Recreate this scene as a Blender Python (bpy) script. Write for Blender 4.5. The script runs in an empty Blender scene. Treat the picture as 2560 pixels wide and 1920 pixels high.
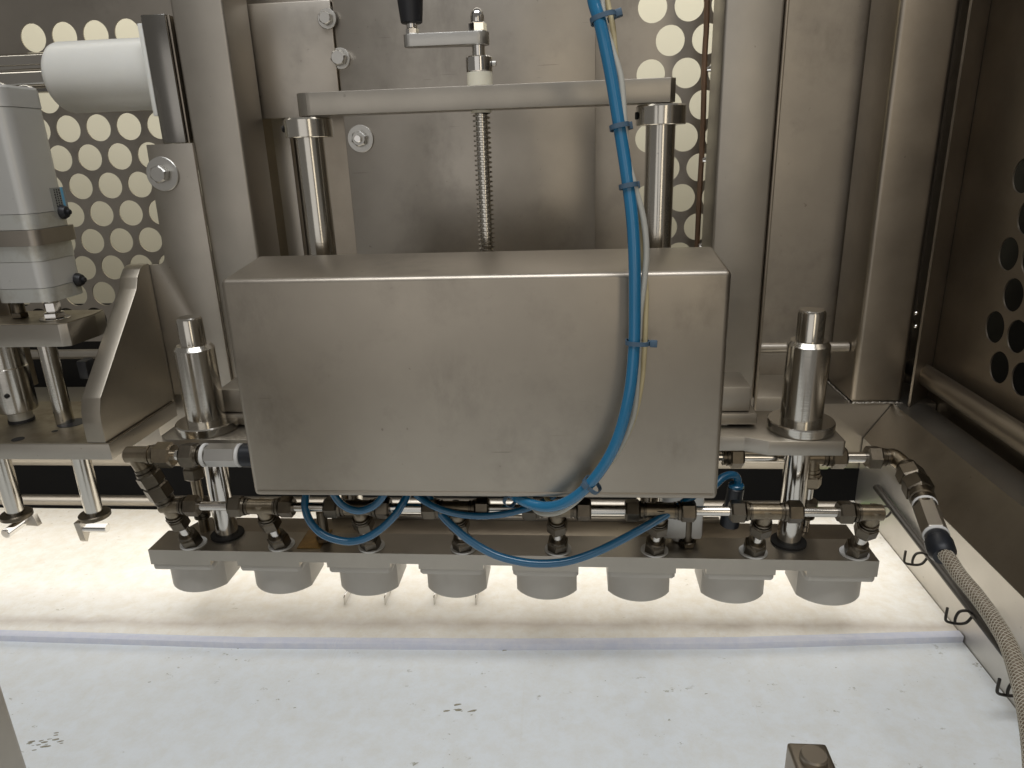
import bpy, bmesh, math, random
from mathutils import Vector, Matrix
random.seed(7)
SC = bpy.context.scene
COL = SC.collection

# ------------------------------------------------------------------ camera
F, CX, CY = 1770.0, 1280.0, 960.0
dn = Vector(((1460-CX)/F, (6298-CY)/F, 1)).normalized()
rt = -Vector(((-19300-CX)/F, (1070-CY)/F, 1)).normalized()
rt = (rt - dn*rt.dot(dn)).normalized()
fw = rt.cross(dn)
R3 = Matrix((rt, fw, -dn))          # world = R3 @ (right, down, forward)
cam_d = bpy.data.cameras.new('Camera')
cam = bpy.data.objects.new('Camera', cam_d); COL.objects.link(cam)
cam_d.sensor_width = 36.0; cam_d.lens = F/2560*36.0
cam_d.clip_start = 0.01; cam_d.clip_end = 50
m = Matrix((R3.col[0], -R3.col[1], -R3.col[2])).transposed().to_4x4()
cam.matrix_world = m
SC.camera = cam

# ------------------------------------------------------------------ world, lamps, exposure
W = bpy.data.worlds.new('World'); SC.world = W; W.use_nodes = True
bg = W.node_tree.nodes['Background']
bg.inputs[0].default_value = (1.0, 0.95, 0.88, 1); bg.inputs[1].default_value = 0.16

def area(name, loc, rot, sx, sy, power, col=(1, 1, 1), spread=180):
    l = bpy.data.lights.new(name, 'AREA'); l.shape = 'RECTANGLE'; l.size = sx; l.size_y = sy
    l.energy = power; l.color = col; l.spread = math.radians(spread)
    o = bpy.data.objects.new(name, l); COL.objects.link(o); o.location = loc
    o.rotation_euler = [math.radians(a) for a in rot]
    return o
area('ceiling_lamp', (-0.1, 0.1, 1.5), (0, 0, 0), 1.8, 0.8, 28, (0.95, 0.97, 1.0))
area('reflection_fill', (-0.8, -2.2, 0.1), (90, 0, -8), 2.2, 2.2, 8.5, (1.0, 0.975, 0.95))  # added fill behind the camera, gives the steel something bright to reflect
area('warm_reflection_fill', (0.75, -1.5, 0.35), (90, 0, 12), 0.35, 1.5, 3.0, (1.0, 0.88, 0.70))  # added narrow warm fill for streaks on the columns
area('belt_fill', (-0.40, 0.96, -0.495), (0, 0, 0), 1.75, 0.22, 1.85, (1.0, 0.975, 0.93))  # added unseen light behind the nozzle bar to brighten the belt
area('wall_fill', (-0.3, 1.30, 0.75), (50, 0, 0), 2.6, 0.3, 8.5, (1.0, 0.96, 0.86))  # added light behind the panels, brightens the wall seen through the holes

vs = SC.view_settings
vs.view_transform = 'Standard'; vs.look = 'None'; vs.exposure = 0; vs.gamma = 1

# ------------------------------------------------------------------ points from the survey of the photograph
def ray(px, py): return R3 @ Vector(((px-CX)/F, (py-CY)/F, 1))
def atY(px, py, y): d = ray(px, py); return d*(y/d.y)
def atZ(px, py, z): d = ray(px, py); return d*(z/d.z)
def atX(px, py, x): d = ray(px, py); return d*(x/d.x)

# ------------------------------------------------------------------ materials
MATS = {}
def newmat(name):
    mt = bpy.data.materials.new(name); mt.use_nodes = True
    nt = mt.node_tree; b = nt.nodes['Principled BSDF']; MATS[name] = mt
    return mt, nt, b
def noise(nt, scale, detail=3, rough=0.55, vec=None, sc=None):
    n = nt.nodes.new('ShaderNodeTexNoise'); n.inputs['Scale'].default_value = scale
    n.inputs['Detail'].default_value = detail; n.inputs['Roughness'].default_value = rough
    tc = nt.nodes.new('ShaderNodeTexCoord'); out = tc.outputs['Object']
    if sc:
        mp = nt.nodes.new('ShaderNodeMapping'); mp.inputs['Scale'].default_value = sc
        nt.links.new(out, mp.inputs['Vector']); out = mp.outputs['Vector']
    nt.links.new(out, n.inputs['Vector'])
    return n.outputs['Fac']
def ramp(nt, fac, stops):
    r = nt.nodes.new('ShaderNodeValToRGB'); e = r.color_ramp.elements
    while len(e) < len(stops): e.new(0.5)
    for el, (p, c) in zip(e, stops):
        el.position = p; el.color = (c, c, c, 1) if not hasattr(c, '__len__') else (*c, 1)
    nt.links.new(fac, r.inputs['Fac']); return r.outputs['Color']
def mix(nt, fac, a, b, mode='MIX'):
    n = nt.nodes.new('ShaderNodeMix'); n.data_type = 'RGBA'; n.blend_type = mode
    for sock, v in ((n.inputs[0], fac), (n.inputs[6], a), (n.inputs[7], b)):
        if hasattr(v, 'links'): nt.links.new(v, sock)
        elif hasattr(v, '__len__'): sock.default_value = (*v, 1)
        else: sock.default_value = v
    return n.outputs[2]
def bump(nt, b, fac, strength, dist=0.001):
    n = nt.nodes.new('ShaderNodeBump'); n.inputs['Strength'].default_value = strength
    n.inputs['Distance'].default_value = dist
    nt.links.new(fac, n.inputs['Height']); nt.links.new(n.outputs[0], b.inputs['Normal'])
def steel(name, base, rough, smudge=0.25, grain=0.05, streak=None, rvar=0.08, dirt=None, metallic=1.0, prints=False, marks=()):
    mt, nt, b = newmat(name)
    b.inputs['Metallic'].default_value = metallic
    c = base
    big = noise(nt, 9, 5, 0.6)
    dk = tuple(x*(1-smudge) for x in base)
    col = mix(nt, ramp(nt, big, [(0.35, 0.0), (0.7, 1.0)]), dk, base)
    sp = noise(nt, 120, 2, 0.5)
    col = mix(nt, ramp(nt, sp, [(0.74, 0.0), (0.80, 0.6)]), col, tuple(x*0.45 for x in base))
    if dirt:
        dn_ = noise(nt, 25, 6, 0.7)
        col = mix(nt, ramp(nt, dn_, [(0.45, 0.0), (0.62, 0.8)]), col, dirt)
    for (pos, rad) in marks:
        tc = nt.nodes.new('ShaderNodeTexCoord'); dn2 = nt.nodes.new('ShaderNodeVectorMath'); dn2.operation = 'DISTANCE'
        nt.links.new(tc.outputs['Object'], dn2.inputs[0]); dn2.inputs[1].default_value = pos
        mr = nt.nodes.new('ShaderNodeMapRange'); nt.links.new(dn2.outputs['Value'], mr.inputs[0])
        mr.inputs[1].default_value = rad*.25; mr.inputs[2].default_value = rad; mr.inputs[3].default_value = .42; mr.inputs[4].default_value = 0
        mk = nt.nodes.new('ShaderNodeMath'); mk.operation = 'MULTIPLY'
        nt.links.new(mr.outputs[0], mk.inputs[0]); nt.links.new(ramp(nt, noise(nt, 70, 5, .65, sc=(1.3, 1, .6)), [(0.38, 0.05), (0.68, 1.0)]), mk.inputs[1])
        col = mix(nt, mk.outputs[0], col, tuple(x*.62 for x in base))
    if prints:
        pm = noise(nt, 7.5, 7, 0.62)
        pm2 = noise(nt, 55, 4, 0.6, sc=(1, 1, .5))
        patch = mix(nt, 1.0, ramp(nt, pm, [(0.52, 0.0), (0.66, 1.0)]), ramp(nt, pm2, [(0.35, 0.25), (0.65, 1.0)]), 'MULTIPLY')
        pf_ = nt.nodes.new('ShaderNodeMath'); pf_.operation = 'MULTIPLY'; pf_.inputs[1].default_value = .6
        nt.links.new(patch, pf_.inputs[0])
        col = mix(nt, pf_.outputs[0], col, tuple(x*.55 for x in base))
        scr = noise(nt, 1.0, 2, .5, sc=(14, 14, 420))
        scm = noise(nt, 6, 3, .5)
        sc_ = mix(nt, 1.0, ramp(nt, scr, [(0.735, 0.0), (0.75, 1.0)]), ramp(nt, scm, [(0.55, 0.0), (0.62, .5)]), 'MULTIPLY')
        col = mix(nt, sc_, col, tuple(x*.35 for x in base))
    nt.links.new(col, b.inputs['Base Color'])
    rr = nt.nodes.new('ShaderNodeMapRange')
    nt.links.new(noise(nt, 14, 5, 0.65), rr.inputs[0])
    rr.inputs[3].default_value = rough-rvar; rr.inputs[4].default_value = rough+rvar
    nt.links.new(rr.outputs[0], b.inputs['Roughness'])
    if streak: bump(nt, b, noise(nt, 1.0, 3, 0.6, sc=streak), grain, 0.0006)
    elif grain: bump(nt, b, noise(nt, 900, 2, 0.5), grain, 0.0005)
    return mt
def plastic(name, base, rough, var=0.12, coat=0.0, scale=40, sss=0.0, spec=0.5):
    mt, nt, b = newmat(name)
    col = mix(nt, noise(nt, scale, 5, 0.65), tuple(x*(1-var) for x in base), tuple(min(1, x*(1+var)) for x in base))
    nt.links.new(col, b.inputs['Base Color'])
    b.inputs['Roughness'].default_value = rough
    b.inputs['Coat Weight'].default_value = coat; b.inputs['Coat Roughness'].default_value = 0.08
    b.inputs['Specular IOR Level'].default_value = spec
    if sss:
        b.inputs['Subsurface Weight'].default_value = sss; b.inputs['Subsurface Radius'].default_value = (.02, .018, .014)
        b.inputs['Subsurface Scale'].default_value = 0.5
    return mt
M_SATIN = steel('satin_steel', (.47, .432, .375), .42, .14, .06)
M_HOOD = steel('hood_steel', (.425, .380, .318), .40, .10, .05, rvar=.07, prints=True, marks=[((-.072, .69, -.290), .030), ((.118, .69, -.160), .034), ((-.12, .69, -.235), .060), ((.108, .69, -.30), .030), ((-.33, .69, -.15), .05), ((-.335, .69, -.27), .04)])
M_SHEET = steel('sheet_steel', (.46, .42, .365), .36, .14, .03, prints=True)
M_BAR = steel('machined_steel', (.45, .415, .36), .36, .14, .12, streak=(900, 900, 30))
M_GUSSET = steel('gusset_steel_shaded', (.34, .305, .25), .42, .15, .05)  # same plate steel, darkened for the dark surroundings it reflects
M_WEB = steel('rail_web_lit', (.66, .63, .58), .45, .08, .04)  # lighter steel, the bright belt's reflection put into the colour
M_BRACK = steel('polished_plate', (.34, .325, .30), .22, .1, .02)
M_DARKST = steel('dark_sheet', (.40, .35, .285), .38, .2, .03)  # darker steel, its tone stands in for dark reflections on shaded parts
M_COLUMN = steel('turned_steel', (.66, .63, .57), .17, .06, .07, streak=(3, 3, 700), rvar=.04)
M_PIPE = steel('bright_pipe', (.68, .65, .60), .14, .06, 0, rvar=.03)
M_FIT = steel('fitting_metal', (.165, .14, .106), .33, .35, .2, dirt=(.10, .085, .065))
M_FITB = steel('fitting_bright', (.30, .25, .18), .30, .3, .2, dirt=(.16, .13, .09))
M_NICKEL = steel('nickel', (.56, .545, .51), .36, .12, .3)
M_PLATE_BROWN = steel('plate_top', (.40, .35, .27), .42, .3, .06, dirt=(.22, .18, .13))
M_CHROME = steel('chrome', (.75, .73, .70), .10, .05, 0, rvar=.03)
M_BLACKSTEEL = steel('blackened_steel', (.045, .04, .034), .35, .2, .05, metallic=.7)
M_ORANGE_REFL = steel('orange_reflection_tint', (.72, .48, .20), .30, .5, .3, dirt=(.30, .20, .10))  # tint for the orange reflection on the nozzle bar
M_RUSTROD = steel('copper_rod', (.45, .30, .21), .35, .3, .05)
M_BLACK_VOID = steel('black_void', (.010, .009, .008), .6, .3, .0, metallic=0.2)  # near-black put in for the darkness of gaps, holes and recesses
M_NOZZLE = plastic('nozzle_plastic', (.47, .445, .40), .45, .06)  # white plastic, its backlit grey put into the colour
M_WHITE = plastic('white_plastic', (.70, .69, .64), .35, .04, sss=.25)
M_BUSH = plastic('nylon', (.78, .74, .60), .4, .05, sss=.2)
M_BLUE = plastic('blue_tube', (.012, .140, .275), .22, .10, coat=.6)
M_BLUE2 = plastic('blue_tube_dark', (.006, .095, .195), .2, .10, coat=.6)
M_CABLE = plastic('grey_cable', (.42, .41, .36), .45, .06)
M_CREAM = plastic('cream_cable', (.50, .42, .24), .45, .06)
M_TIE = plastic('tie', (.055, .10, .15), .45, .1)
M_BLACK = plastic('black_plastic', (.010, .010, .012), .45, .3)
M_BLACKFIT = plastic('black_fitting', (.012, .014, .018), .35, .6, scale=200)
M_ALU = steel('actuator_body', (.52, .51, .48), .38, .06, .02, metallic=.45)
M_ALUCAP = steel('actuator_cap', (.58, .58, .54), .42, .08, .05, dirt=(.46, .44, .38), metallic=.7)
M_ALUBAND = steel('actuator_band', (.40, .36, .31), .4, .2, .1)
M_GREEN = plastic('green_strip', (.22, .62, .02), .4, .1)
M_WALL = plastic('hall_wall', (.80, .755, .60), .8, .02, scale=3)
M_LABEL = plastic('label_grey', (.22, .22, .20), .5, .05)
M_LABELB = plastic('label_blue', (.10, .32, .50), .5, .05)
M_INK = plastic('ink', (.02, .02, .02), .6, .05)
M_BRAIDHOSE = plastic('hose_brown', (.15, .115, .08), .25, .15, coat=.4)
M_THREAD = plastic('hose_thread', (.42, .38, .30), .6, .1)
M_CRUMB = plastic('crumb', (.30, .275, .20), .8, .4, scale=300)
M_GREYRING = plastic('white_ring', (.62, .61, .58), .5, .05)

def bedmat(name, base, stain, dark, s1, s2, band=None):
    mt, nt, b = newmat(name)
    col = mix(nt, ramp(nt, noise(nt, 45, 8, 0.75), [(0.40, 0.0), (0.72, 1.0)]), base, stain)
    col = mix(nt, ramp(nt, noise(nt, 22, 7, 0.7, sc=(1, .5, 1)), [(0.60, 0.0), (0.70, s2)]), col, stain)
    spk = ramp(nt, noise(nt, 85, 5, 0.7, sc=(.75, 1.2, 1)), [(0.63, 0.0), (0.665, 1.0)])
    clu = ramp(nt, noise(nt, 9, 4, 0.6), [(0.50, 0.0), (0.62, s1)])
    col = mix(nt, mix(nt, 1.0, spk, clu, 'MULTIPLY'), col, dark)
    big = ramp(nt, noise(nt, 30, 8, 0.8, sc=(.6, 1.3, 1)), [(0.70, 0.0), (0.715, s1)])
    col = mix(nt, big, col, dark)
    scr = ramp(nt, noise(nt, 1.0, 3, .5, sc=(160, 5, 1)), [(0.70, 0.0), (0.74, .35)])
    col = mix(nt, scr, col, stain)
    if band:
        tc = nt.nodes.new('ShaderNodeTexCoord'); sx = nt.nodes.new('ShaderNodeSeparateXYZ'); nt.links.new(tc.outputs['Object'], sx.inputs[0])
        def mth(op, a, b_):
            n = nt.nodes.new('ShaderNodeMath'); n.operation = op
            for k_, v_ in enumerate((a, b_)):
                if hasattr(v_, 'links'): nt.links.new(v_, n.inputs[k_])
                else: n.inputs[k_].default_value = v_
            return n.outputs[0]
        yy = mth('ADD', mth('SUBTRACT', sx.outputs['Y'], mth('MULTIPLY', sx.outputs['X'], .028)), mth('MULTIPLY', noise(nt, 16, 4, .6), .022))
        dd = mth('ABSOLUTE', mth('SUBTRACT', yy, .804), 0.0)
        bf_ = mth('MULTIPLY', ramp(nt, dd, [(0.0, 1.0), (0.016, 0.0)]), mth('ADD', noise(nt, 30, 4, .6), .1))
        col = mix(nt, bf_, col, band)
    nt.links.new(col, b.inputs['Base Color']); b.inputs['Roughness'].default_value = .42
    bump(nt, b, noise(nt, 250, 3, .6), .15, .0005)
    return mt
M_BED = bedmat('bed_white', (.80, .83, .84), (.74, .74, .70), (.30, .28, .20), .9, .5)
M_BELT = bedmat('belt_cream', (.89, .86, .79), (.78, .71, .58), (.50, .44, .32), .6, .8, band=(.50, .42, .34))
M_STRIP = bedmat('strip_lavender', (.66, .68, .78), (.78, .78, .82), (.6, .6, .65), .3, .5)

# ------------------------------------------------------------------ mesh helpers
def nbm(): return bmesh.new()
def basis(d):
    d = Vector(d).normalized()
    u = d.orthogonal() if abs(d.z) > .999 else d.cross(Vector((0, 0, 1)))
    if abs(d.z) > .999: u = Vector((1, 0, 0))
    u.normalize(); v = d.cross(u).normalized()
    return d, u, v
def bx(bm, x0, x1, y0, y1, z0, z1, bev=0.0, seg=2):
    t = bmesh.new()
    vs_ = [t.verts.new((x, y, z)) for z in (z0, z1) for y in (y0, y1) for x in (x0, x1)]
    for f in ((0, 2, 3, 1), (4, 5, 7, 6), (0, 1, 5, 4), (2, 6, 7, 3), (0, 4, 6, 2), (1, 3, 7, 5)):
        t.faces.new([vs_[i] for i in f])
    if bev: bmesh.ops.bevel(t, geom=t.edges[:], offset=bev, segments=seg, affect='EDGES', profile=.5)
    join(bm, t); return bm
def join(bm, t):
    me = bpy.data.meshes.new('tmp'); t.to_mesh(me); t.free(); bm.from_mesh(me); bpy.data.meshes.remove(me)
def lathe(bm, p0, d, prof, n=28, rot=0.0):
    """prof: list of (along, radius)"""
    d, u, v = basis(d); p0 = Vector(p0); rings = []
    for (a, r) in prof:
        c = p0 + d*a
        if r < 1e-6: rings.append([bm.verts.new(c)])
        else: rings.append([bm.verts.new(c + (u*math.cos(2*math.pi*i/n+rot)+v*math.sin(2*math.pi*i/n+rot))*r) for i in range(n)])
    for A, B in zip(rings[:-1], rings[1:]):
        if len(A) == 1 and len(B) == 1: continue
        for i in range(n):
            j = (i+1) % n
            if len(A) == 1: bm.faces.new((A[0], B[j], B[i]))
            elif len(B) == 1: bm.faces.new((A[i], A[j], B[0]))
            else: bm.faces.new((A[i], A[j], B[j], B[i]))
    if len(rings[0]) > 1: bm.faces.new(list(reversed(rings[0])))
    if len(rings[-1]) > 1: bm.faces.new(rings[-1])
    return bm
def cyl(bm, p0, p1, r, n=28, ch=0.0):
    p0, p1 = Vector(p0), Vector(p1); L = (p1-p0).length
    prof = [(0, r), (L, r)] if not ch else [(0, r-ch), (ch, r), (L-ch, r), (L, r-ch)]
    return lathe(bm, p0, p1-p0, prof, n)
def hexn(bm, p0, p1, af, rot=0.0):
    """hexagon nut, across-flats af, chamfered ends"""
    p0, p1 = Vector(p0), Vector(p1); L = (p1-p0).length; r = af/math.sqrt(3)
    d, u, v = basis(p1-p0); c = min(L*.14, r*.16); rings = []
    for a, k in ((0, 0), (c, 1), (L-c, 1), (L, 0)):
        ring = []
        for i in range(12):
            ang = rot+math.pi*i/6
            rr = (r if i % 2 == 0 else af/2) if k else af/2*.93
            ring.append(bm.verts.new(p0+d*a+(u*math.cos(ang)+v*math.sin(ang))*rr))
        rings.append(ring)
    for A, B in zip(rings[:-1], rings[1:]):
        for i in range(12):
            j = (i+1) % 12; bm.faces.new((A[i], A[j], B[j], B[i]))
    bm.faces.new(list(reversed(rings[0]))); bm.faces.new(rings[-1])
    return bm
def prism(bm, poly, axis, a0, a1, bev=0.0):
    """poly of 2D points; axis 'x': (y,z)  'y': (x,z)  'z': (x,y)"""
    t = bmesh.new()
    def P(p, a): return {'x': (a, p[0], p[1]), 'y': (p[0], a, p[1]), 'z': (p[0], p[1], a)}[axis]
    A = [t.verts.new(P(p, a0)) for p in poly]; B = [t.verts.new(P(p, a1)) for p in poly]
    n = len(poly)
    t.faces.new(A); t.faces.new(list(reversed(B)))
    for i in range(n):
        j = (i+1) % n; t.faces.new((A[i], B[i], B[j], A[j]))
    bmesh.ops.recalc_face_normals(t, faces=t.faces[:])
    if bev: bmesh.ops.bevel(t, geom=t.edges[:], offset=bev, segments=2, affect='EDGES', profile=.5)
    join(bm, t); return bm
def spline(pts, sub=8):
    P = [Vector(p) for p in pts]; P = [P[0]*2-P[1]]+P+[P[-1]*2-P[-2]]; out = []
    for i in range(1, len(P)-2):
        a, b, c, d = P[i-1:i+3]
        for k in range(sub):
            t = k/sub
            out.append(.5*((2*b)+(c-a)*t+(2*a-5*b+4*c-d)*t*t+(3*b-a-3*c+d)*t**3))
    out.append(P[-2]); return out
def sweep(bm, pts, r, n=14, cap=True):
    """r: float or list"""
    N = len(pts); rings = []; T0 = None; u = None
    for i, p in enumerate(pts):
        t = (pts[min(i+1, N-1)]-pts[max(i-1, 0)]).normalized()
        if u is None: _, u, v = basis(t)
        else:
            q = T0.rotation_difference(t); u = (q @ u); u = (u-t*u.dot(t)).normalized(); v = t.cross(u)
        T0 = t; rr = r[i] if hasattr(r, '__len__') else r
        rings.append([bm.verts.new(p+(u*math.cos(2*math.pi*k/n)+v*math.sin(2*math.pi*k/n))*rr) for k in range(n)])
    for A, B in zip(rings[:-1], rings[1:]):
        for i in range(n):
            j = (i+1) % n; bm.faces.new((A[i], A[j], B[j], B[i]))
    if cap: bm.faces.new(list(reversed(rings[0]))); bm.faces.new(rings[-1])
    return bm
def mesh_from(name, bm, mat, ang=32):
    bmesh.ops.recalc_face_normals(bm, faces=bm.faces[:])
    me = bpy.data.meshes.new(name); bm.to_mesh(me); bm.free()
    me.materials.append(mat)
    for p in me.polygons: p.use_smooth = True
    me.set_sharp_from_angle(angle=math.radians(ang))
    return me
def tag(o, label=None, cat=None, group=None, kind=None):
    for k, v in (('label', label), ('category', cat), ('group', group), ('kind', kind)):
        if v: o[k] = v
    return o
def solo(name, bm, mat, label=None, cat=None, group=None, kind=None, ang=32, base=None):
    me = mesh_from(name, bm, mat, ang)
    o = bpy.data.objects.new(name, me); COL.objects.link(o)
    return tag(o, label, cat, group, kind)
def thing(name, label, cat, base=(0, 0, 0), group=None):
    o = bpy.data.objects.new(name, None); COL.objects.link(o); o.location = base
    o.empty_display_size = .02
    return tag(o, label, cat, group)
def part(root, name, bm, mat, label=None, ang=32, local=False, kind=None):
    """bm in world coordinates unless local"""
    me = mesh_from(name, bm, mat, ang)
    o = bpy.data.objects.new(name, me); COL.objects.link(o); o.parent = root
    if not local:
        q = Vector((0, 0, 0)); p = root
        while p: q += Vector(p.location); p = p.parent
        o.location = -q
    return tag(o, label, kind=kind)
def share(root, name, me, loc, rot=None, label=None):
    o = bpy.data.objects.new(name, me); COL.objects.link(o); o.parent = root
    q = Vector((0, 0, 0)); p = root
    while p: q += Vector(p.location); p = p.parent
    o.location = Vector(loc)-q
    if rot: o.rotation_euler = rot
    return tag(o, label)
def bolt_bm(p, d, af, h, wr=0.0, wh=.0015, rot=0.0):
    bm = nbm(); p = Vector(p); d = Vector(d).normalized()
    if wr: cyl(bm, p, p+d*wh, wr, 28, wh*.3); p = p+d*wh
    hexn(bm, p, p+d*h, af, rot); return bm

# ------------------------------------------------------------------ setting: bed, belt, hall wall
BZ = -0.600
def sheet(poly, z0, z1): return prism(nbm(), poly, 'z', z0, z1)
sl, sm, sr = atZ(0, 1578, BZ), atZ(1280, 1600, BZ), atZ(2400, 1580, BZ)
def ext(a, b, x): t = (x-a.x)/(b.x-a.x); return a.y+(b.y-a.y)*t
xl, xr = -1.45, .487
edge = [(xl, ext(sl, sm, xl)), (sl.x, sl.y), ((sl.x+sm.x)/2, (sl.y+sm.y)/2-.006), (sm.x, sm.y),
        ((sr.x+sm.x)/2, (sr.y+sm.y)/2-.005), (xr, sr.y)]
solo('conveyor_belt', sheet(edge+[(xr, 1.150), (-.1, 1.090), (xl, 1.094)], BZ-.02, BZ), M_BELT, kind='structure',
     label='bright cream conveyor belt under the row of nozzles')
solo('work_bed', sheet([(x, y-.004) for x, y in edge]+[(xr, -.10), (xl, -.10)], BZ-.03, BZ-.006), M_BED, kind='structure',
     label='scuffed white work bed in front of the belt')
solo('bed_edge_strip', prism(nbm(), edge+[(x, y-.0125) for x, y in reversed(edge)], 'z', BZ-.012, BZ+.003, .0012), M_STRIP, kind='structure',
     label='pale lavender strip between belt and work bed')
solo('hall_wall', bx(nbm(), -3.2, 1.9, 1.75, 1.8, -.7, 1.3), M_WALL, kind='structure', label='cream wall seen through the round holes')

# ------------------------------------------------------------------ perforated sheets
def perforated(bm, P, rows, pr, r, u0, u1, v0, v1, seg=28, th=.002):
    """P(u,v,w) maps to world; rows: list of (v, [u...]) evenly pitched"""
    pitch = pr
    vs_rows = sorted(rows, key=lambda q: q[0]); h = None
    dv = (vs_rows[-1][0]-vs_rows[0][0])/(len(vs_rows)-1)
    def quad(a, b, c, d): bm.faces.new([bm.verts.new(P(*q, 0)) for q in (a, b, c, d)])
    lo, hi = vs_rows[0][0]-dv/2, vs_rows[-1][0]+dv/2
    if lo > v0: quad((u0, v0), (u1, v0), (u1, lo), (u0, lo))
    if hi < v1: quad((u0, hi), (u1, hi), (u1, v1), (u0, v1))
    for v, us in vs_rows:
        us = sorted(us); a, b = v-dv/2, v+dv/2
        quad((u0, a), (us[0]-pitch/2, a), (us[0]-pitch/2, b), (u0, b))
        quad((us[-1]+pitch/2, a), (u1, a), (u1, b), (us[-1]+pitch/2, b))
        for u in us:
            ins, outs, back = [], [], []
            for i in range(seg):
                an = 2*math.pi*(i+.5)/seg; c, s = math.cos(an), math.sin(an)
                k = min((pitch/2)/max(abs(c), 1e-6), (dv/2)/max(abs(s), 1e-6))
                ins.append(bm.verts.new(P(u+r*c, v+r*s, 0))); back.append(bm.verts.new(P(u+r*c, v+r*s, th)))
                outs.append(bm.verts.new(P(u+k*c, v+k*s, 0)))
            corners = {}
            for i in range(seg):
                j = (i+1) % seg
                A = outs[i].co; B = outs[j].co
                bm.faces.new((ins[i], outs[i], outs[j], ins[j])); bm.faces.new((ins[i], ins[j], back[j], back[i]))
            for su in (-1, 1):
                for sv in (-1, 1):      # little corner triangles
                    an = math.atan2(sv*dv/2, su*pitch/2) % (2*math.pi)
                    i = int(math.floor(an/(2*math.pi)*seg-.5)) % seg; j = (i+1) % seg
                    cv = bm.verts.new(P(u+su*pitch/2, v+sv*dv/2, 0))
                    bm.faces.new((outs[i], cv, outs[j]))
    return bm
PY = 1.2
rows = []
for i in range(-2, 11):
    ph = -.8145 if i % 2 == 0 else -.842
    us = [ph+.0535*k for k in range(-8, 8)]
    us = [u for u in us if -1.2 < u < -.45]
    if i <= 1: us = [u for u in us if u > -.90]
    rows.append((.196-.0466*i, us))
solo('perforated_sheet', perforated(nbm(), lambda u, v, w: (u, PY+w, v), [r for r in rows if r[0] < .21], .0535, .0213, -1.5, -.36, -.312, .45), M_SHEET,
     'steel back panel with round holes behind the white roller', 'panel', 'perforated back panels')
rows = []
for i in range(0, 15):
    ph = .1222 if i % 2 == 0 else .1500
    rows.append((.1955-.0465*i, [ph+.0542*k for k in range(0, 4 if i % 2 == 0 else 3)]))
rows = [r for r in rows if r[0] > -.3]
solo('perforated_sheet', perforated(nbm(), lambda u, v, w: (u, PY+w, v), rows, .0542, .0217, -.352, .3125, -.33, .45), M_SHEET,
     'steel back panel with round holes behind the blue hose', 'panel', 'perforated back panels')
rows = []
for i in range(-1, 10):
    z = -.3145+.0518*i
    ph = 1.008 if i % 2 == 0 else 1.0355
    if i == -1: continue
    us = [ph-.0535*k for k in range(0, 12)]
    if i in (6, 7, 8, 9): us = [u for u in us if u < .99]
    rows.append((z, us))
solo('perforated_side_panel', perforated(nbm(), lambda u, v, w: (.6+w, u, v), rows, .0535, .0228, .25, 1.27, -.62, .5), M_DARKST,
     'dark steel side panel with black round holes at the right', 'panel')
sp = thing('outer_side_sheet', 'dark outer sheet seen through the side panel holes', 'sheet', (.70, .7, -.6))
part(sp, 'sheet', bx(nbm(), .70, .704, .2, 1.3, -.7, .5), M_BLACK_VOID)
part(sp, 'upright', bx(nbm(), .672, .70, .93, .955, -.7, .5, .003), M_DARKST)
solo('rear_sheet', bx(nbm(), .25, .64, 1.27, 1.274, -.5, .5), M_SHEET, 'plain steel rear sheet right of the right post', 'sheet')
solo('dark_gap_sheet', bx(nbm(), -1.5, .62, 1.34, 1.345, -.9, -.27), M_BLACK_VOID, 'added black sheet standing in for the dark void beneath the rear beam', 'sheet')  # stands where there is only dark space

# ------------------------------------------------------------------ rear beam, tubes, corner post
rb = thing('rear_beam', 'long steel beam across the back above the belt', 'beam', (-.4, 1.2, -.54))
part(rb, 'body', bx(nbm(), -1.5, .60, 1.15, 1.262, -.54, -.42, .004), M_SATIN)
part(rb, 'ledge', bx(nbm(), -1.5, .43, 1.118, 1.148, -.475, -.462, .002), M_SATIN)
part(rb, 'lower_lip', bx(nbm(), -1.5, .43, 1.128, 1.1495, -.531, -.50, .002), M_BAR)
solo('rear_tube', cyl(nbm(), (-1.5, 1.185, -.332), (.459, 1.185, -.332), .0088, 20), M_SATIN, 'thin horizontal steel tube behind the right guide column', 'tube')
solo('rear_tube', cyl(nbm(), (-1.5, 1.10, -.5865), (.45, 1.10, -.5865), .010, 20), M_SATIN, 'horizontal tube low in the black gap above the belt', 'tube')
solo('rear_tube', cyl(nbm(), (-1.5, 1.16, .153), (-.56, 1.16, .153), .0155, 24), M_PIPE, 'horizontal bright steel tube running to the white roller', 'tube')
solo('rear_channel', prism(nbm(), [(1.165, .112), (1.19, .112), (1.19, .140), (1.165, .136)], 'x', -1.5, -.56, .002), M_BRACK,
     'narrow dark channel just under the tube at the white roller', 'channel')
for xx, zz in ((-.86, -.34), (-.845, -.405)):
    solo('pipe_clip', bx(nbm(), xx-.009, xx+.009, 1.125, 1.15, zz-.022, zz+.012, .003), M_BLACK,
         'black clip on the rear tube' if zz > -.35 else 'lower black clip above the rear beam', 'clip', 'clips on the rear frame')

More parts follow.
